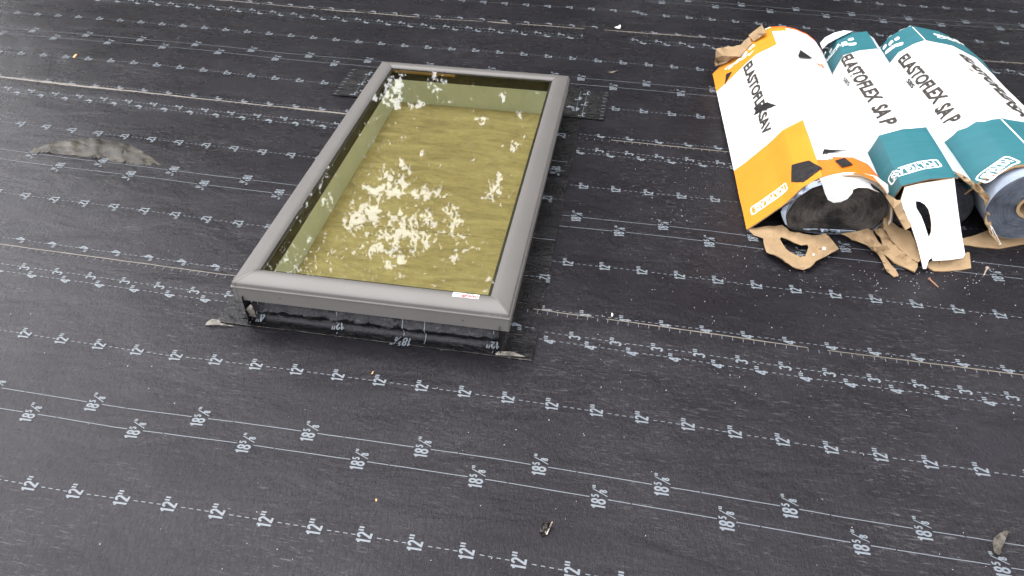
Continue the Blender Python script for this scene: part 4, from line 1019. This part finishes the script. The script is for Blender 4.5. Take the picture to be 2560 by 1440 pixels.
# uncountable pale grit
V, Fc = [], []
def grain(px, py, r_):
    c_ = zpt(px, py, .05+r_*.5); b0 = len(V)
    k = [(1, 0, 0), (-1, 0, 0), (0, 1, 0), (0, -1, 0), (0, 0, 1), (0, 0, -1)]
    for a in k: V.append(tuple(c_[i]+a[i]*r_*random.uniform(.6, 1.4)+(0) for i in range(3)))
    Fc.extend([(b0+a, b0+b_, b0+c2_) for a, b_, c2_ in ((0, 2, 4), (2, 1, 4), (1, 3, 4), (3, 0, 4), (2, 0, 5), (1, 2, 5), (3, 1, 5), (0, 3, 5))])
for _ in range(900):
    t = random.random()
    if t < .33: px_, py_ = random.uniform(1420, 2560), random.uniform(380, 1000)
    elif t < .6: px_, py_ = random.gauss(1740, 90), random.gauss(520, 110)
    elif t < .72: px_, py_ = random.gauss(2300, 130), random.gauss(690, 30)
    else: px_, py_ = random.uniform(0, 2560), random.uniform(0, 1440)
    if 560 < px_ < 1440 and 130 < py_ < 850: continue
    if px_ > 1780 and py_ < 690-(1 if px_ > 2000 else 0)*20 and py_ < 600: continue
    grain(px_, py_, random.choice((.02, .03, .035, .045)))
tag(mesh('roof_grit', V, Fc, M['granule']), 'pale grit grains scattered over the black membrane', 'grit', kind='stuff')

# ------------------------------------------------------------------ trees beyond the roof (they show in the glass and in the wet sheen)
def rdir(px, py):
    d = (FWD + RGT*((px-PW/2)/F) - UPV*((py-PH/2)/F)).normalized(); return Vector((d.x, d.y, -d.z))
MC = Vector((0, YC, 2*5.2-HC))
GAPS = []
for px_, py_, rx, ry in ((1012, 570, 86, 42), (1045, 598, 46, 30), (985, 465, 42, 30), (1000, 430, 22, 25), (1075, 482, 45, 16), (935, 480, 18, 22), (905, 545, 45, 16), (925, 530, 26, 22), (960, 625, 50, 22), (990, 655, 26, 14), (1128, 530, 18, 22), (1135, 565, 25, 28), (1158, 585, 24, 12), (1075, 545, 12, 22),
                        (985, 225, 34, 34), (975, 250, 26, 26), (1000, 205, 24, 22), (1085, 205, 14, 30), (1105, 198, 12, 12), (1120, 262, 14, 8), (1040, 262, 24, 8), (1135, 225, 8, 8), (1205, 305, 16, 14), (1245, 470, 24, 34), (1225, 495, 16, 10), (1055, 385, 8, 8), (1275, 370, 22, 12), (1310, 345, 12, 20), (1130, 650, 22, 10), (1170, 620, 26, 12), (870, 570, 16, 8), (770, 600, 10, 8), (810, 500, 8, 12), (1255, 245, 10, 16), (930, 245, 14, 18), (1000, 690, 12, 14), (1220, 700, 14, 10), (920, 640, 14, 10), (1300, 290, 8, 10)):
    d = rdir(px_, py_); d1 = rdir(px_+rx, py_); d2 = rdir(px_, py_+ry)
    GAPS.append((math.atan2(d.x, d.y), math.asin(d.z), abs(math.atan2(d1.x, d1.y)-math.atan2(d.x, d.y))+1e-4, abs(math.asin(d2.z)-math.asin(d.z))+1e-4))
def in_gap(p_, soft=True):  # leaves and limbs cut away here so bright sky shows in the glass
    d = (p_-MC).normalized(); az_, el_ = math.atan2(d.x, d.y), math.asin(d.z)
    if not (-.66 < az_ < .04 and .38 < el_ < .80): return False
    nn = None
    for a, e_, ra, re in GAPS:
        dx_ = (az_-a)/ra; dy_ = (el_-e_)/re
        if abs(dx_) > 2 or abs(dy_) > 2: continue
        q = dx_*dx_+dy_*dy_
        if q < 3.4:
            if nn is None: nn = .8*noise.noise(Vector((az_*75, el_*75, 1)))+.9*noise.noise(Vector((az_*190, el_*190, 4)))+.6*noise.noise(Vector((az_*420, el_*420, 6)))
            if q < 1.25+2.4*nn: return True
    if noise.noise(Vector((az_*22, el_*22, 5))) > -.12 and noise.noise(Vector((az_*120, el_*120, 9)))+.7*noise.noise(Vector((az_*300, el_*300, 2))) > .36: return True
    return False
def tree(x, y, hgt, rad, n_leaf, label, seed, lf=1.0):
    rnd = random.Random(seed); e_ = empty('broadleaf_tree', label, 'tree', 'trees beyond the roof edge')
    base = Vector((x, y, -130)); top = Vector((x+rnd.uniform(-20, 20), y+rnd.uniform(-20, 20), hgt))
    V, Fc = [], []
    def limb(a, b_, r0, r1, k=8):
        if k == 6 and any(in_gap(a.lerp(b_, q/8)) for q in range(9)): return
        b0 = len(V); d = (b_-a).normalized(); s_ = d.orthogonal().normalized(); t_ = d.cross(s_); N = 5
        bend = Vector((rnd.uniform(-1, 1), rnd.uniform(-1, 1), 0))*(b_-a).length*.06
        for i in range(N+1):
            t = i/N; c_ = a.lerp(b_, t)+bend*math.sin(math.pi*t); r_ = r0+(r1-r0)*t
            for j in range(k): an = 2*math.pi*j/k; V.append(tuple(c_+s_*math.cos(an)*r_+t_*math.sin(an)*r_))
        for i in range(N):
            for j in range(k): q = (j+1) % k; Fc.append((b0+i*k+j, b0+i*k+q, b0+(i+1)*k+q, b0+(i+1)*k+j))
    fork = base.lerp(top, .35); limb(base, fork, 9, 7); clumps = []
    for i in range(11):
        an = rnd.uniform(0, 2*math.pi); t = rnd.uniform(.45, 1.0)
        tip = base.lerp(top, t)+Vector((math.cos(an), math.sin(an), 0))*rad*rnd.uniform(.35, .85)*math.sin(math.pi*min(1, t*.8+.1))
        limb(fork if i % 2 else base.lerp(top, .45), tip, 3.6, .8, 6); clumps.append(tip)
    limb(fork, top, 3.5, .8, 6)
    mesh('trunk', V, Fc, M['bark'], e_, smooth=True)
    cz = (hgt-70)/2+20; LV, LF = [], []
    for i in range(150): # leaf clumps through the crown's volume
        while True:
            q = Vector((rnd.uniform(-1, 1), rnd.uniform(-1, 1), rnd.uniform(-1, 1)))
            if q.length < 1: break
        clumps.append(Vector((x+q.x*rad, y+q.y*rad, hgt*.48-10+q.z*(hgt*.5+30))))
    per = n_leaf//len(clumps)
    for c_ in clumps:
        cr_ = rad*rnd.uniform(.18, .4)
        for i in range(per):
            q = Vector((rnd.gauss(0, 1), rnd.gauss(0, 1), rnd.gauss(0, .8)))*cr_*.6; p_ = c_+q
            if in_gap(p_) and rnd.random() < .955: continue
            s1 = Vector((rnd.gauss(0, 1), rnd.gauss(0, 1), rnd.gauss(0, .6))).normalized(); s2 = s1.orthogonal().normalized()*rnd.uniform(.4, .6)
            L_ = rnd.uniform(1.9, 3.8)*lf; b0 = len(LV)
            LV.extend([tuple(p_-s1*L_), tuple(p_+s2*L_), tuple(p_+s1*L_), tuple(p_-s2*L_)]); LF.append((b0, b0+1, b0+2, b0+3))
    mesh('crown', LV, LF, M['foliage'], e_)
for k, (x, y, h, r_, nl, lf, lb) in enumerate((
        (-190, 430, 640, 135, 120000, .78, 'tall leafy tree beyond the roof, straight behind the skylight'),
        (-360, 440, 430, 120, 20000, 2.0, 'leafy tree beyond the roof, left of the tallest one'),
        (-40, 470, 680, 150, 100000, .85, 'broad leafy tree beyond the roof, right of the skylight'),
        (120, 430, 720, 150, 34000, 2.1, 'leafy tree beyond the far end of the cartons'),
        (290, 380, 720, 150, 32000, 2.2, 'leafy tree beyond the right corner of the roof'),
        (420, 210, 620, 150, 26000, 2.2, 'leafy tree standing off the right side of the roof'),
        (-130, 640, 820, 200, 70000, 1.5, 'highest tree crown, added behind the front row of trees'),  # unseen back row, added to keep sky out of the far roof's reflections
        (150, 640, 860, 210, 34000, 2.4, 'wide tree crown added behind the row, towards the right'))):
    tree(x, y, h, r_, nl, lb, 31+k, lf)
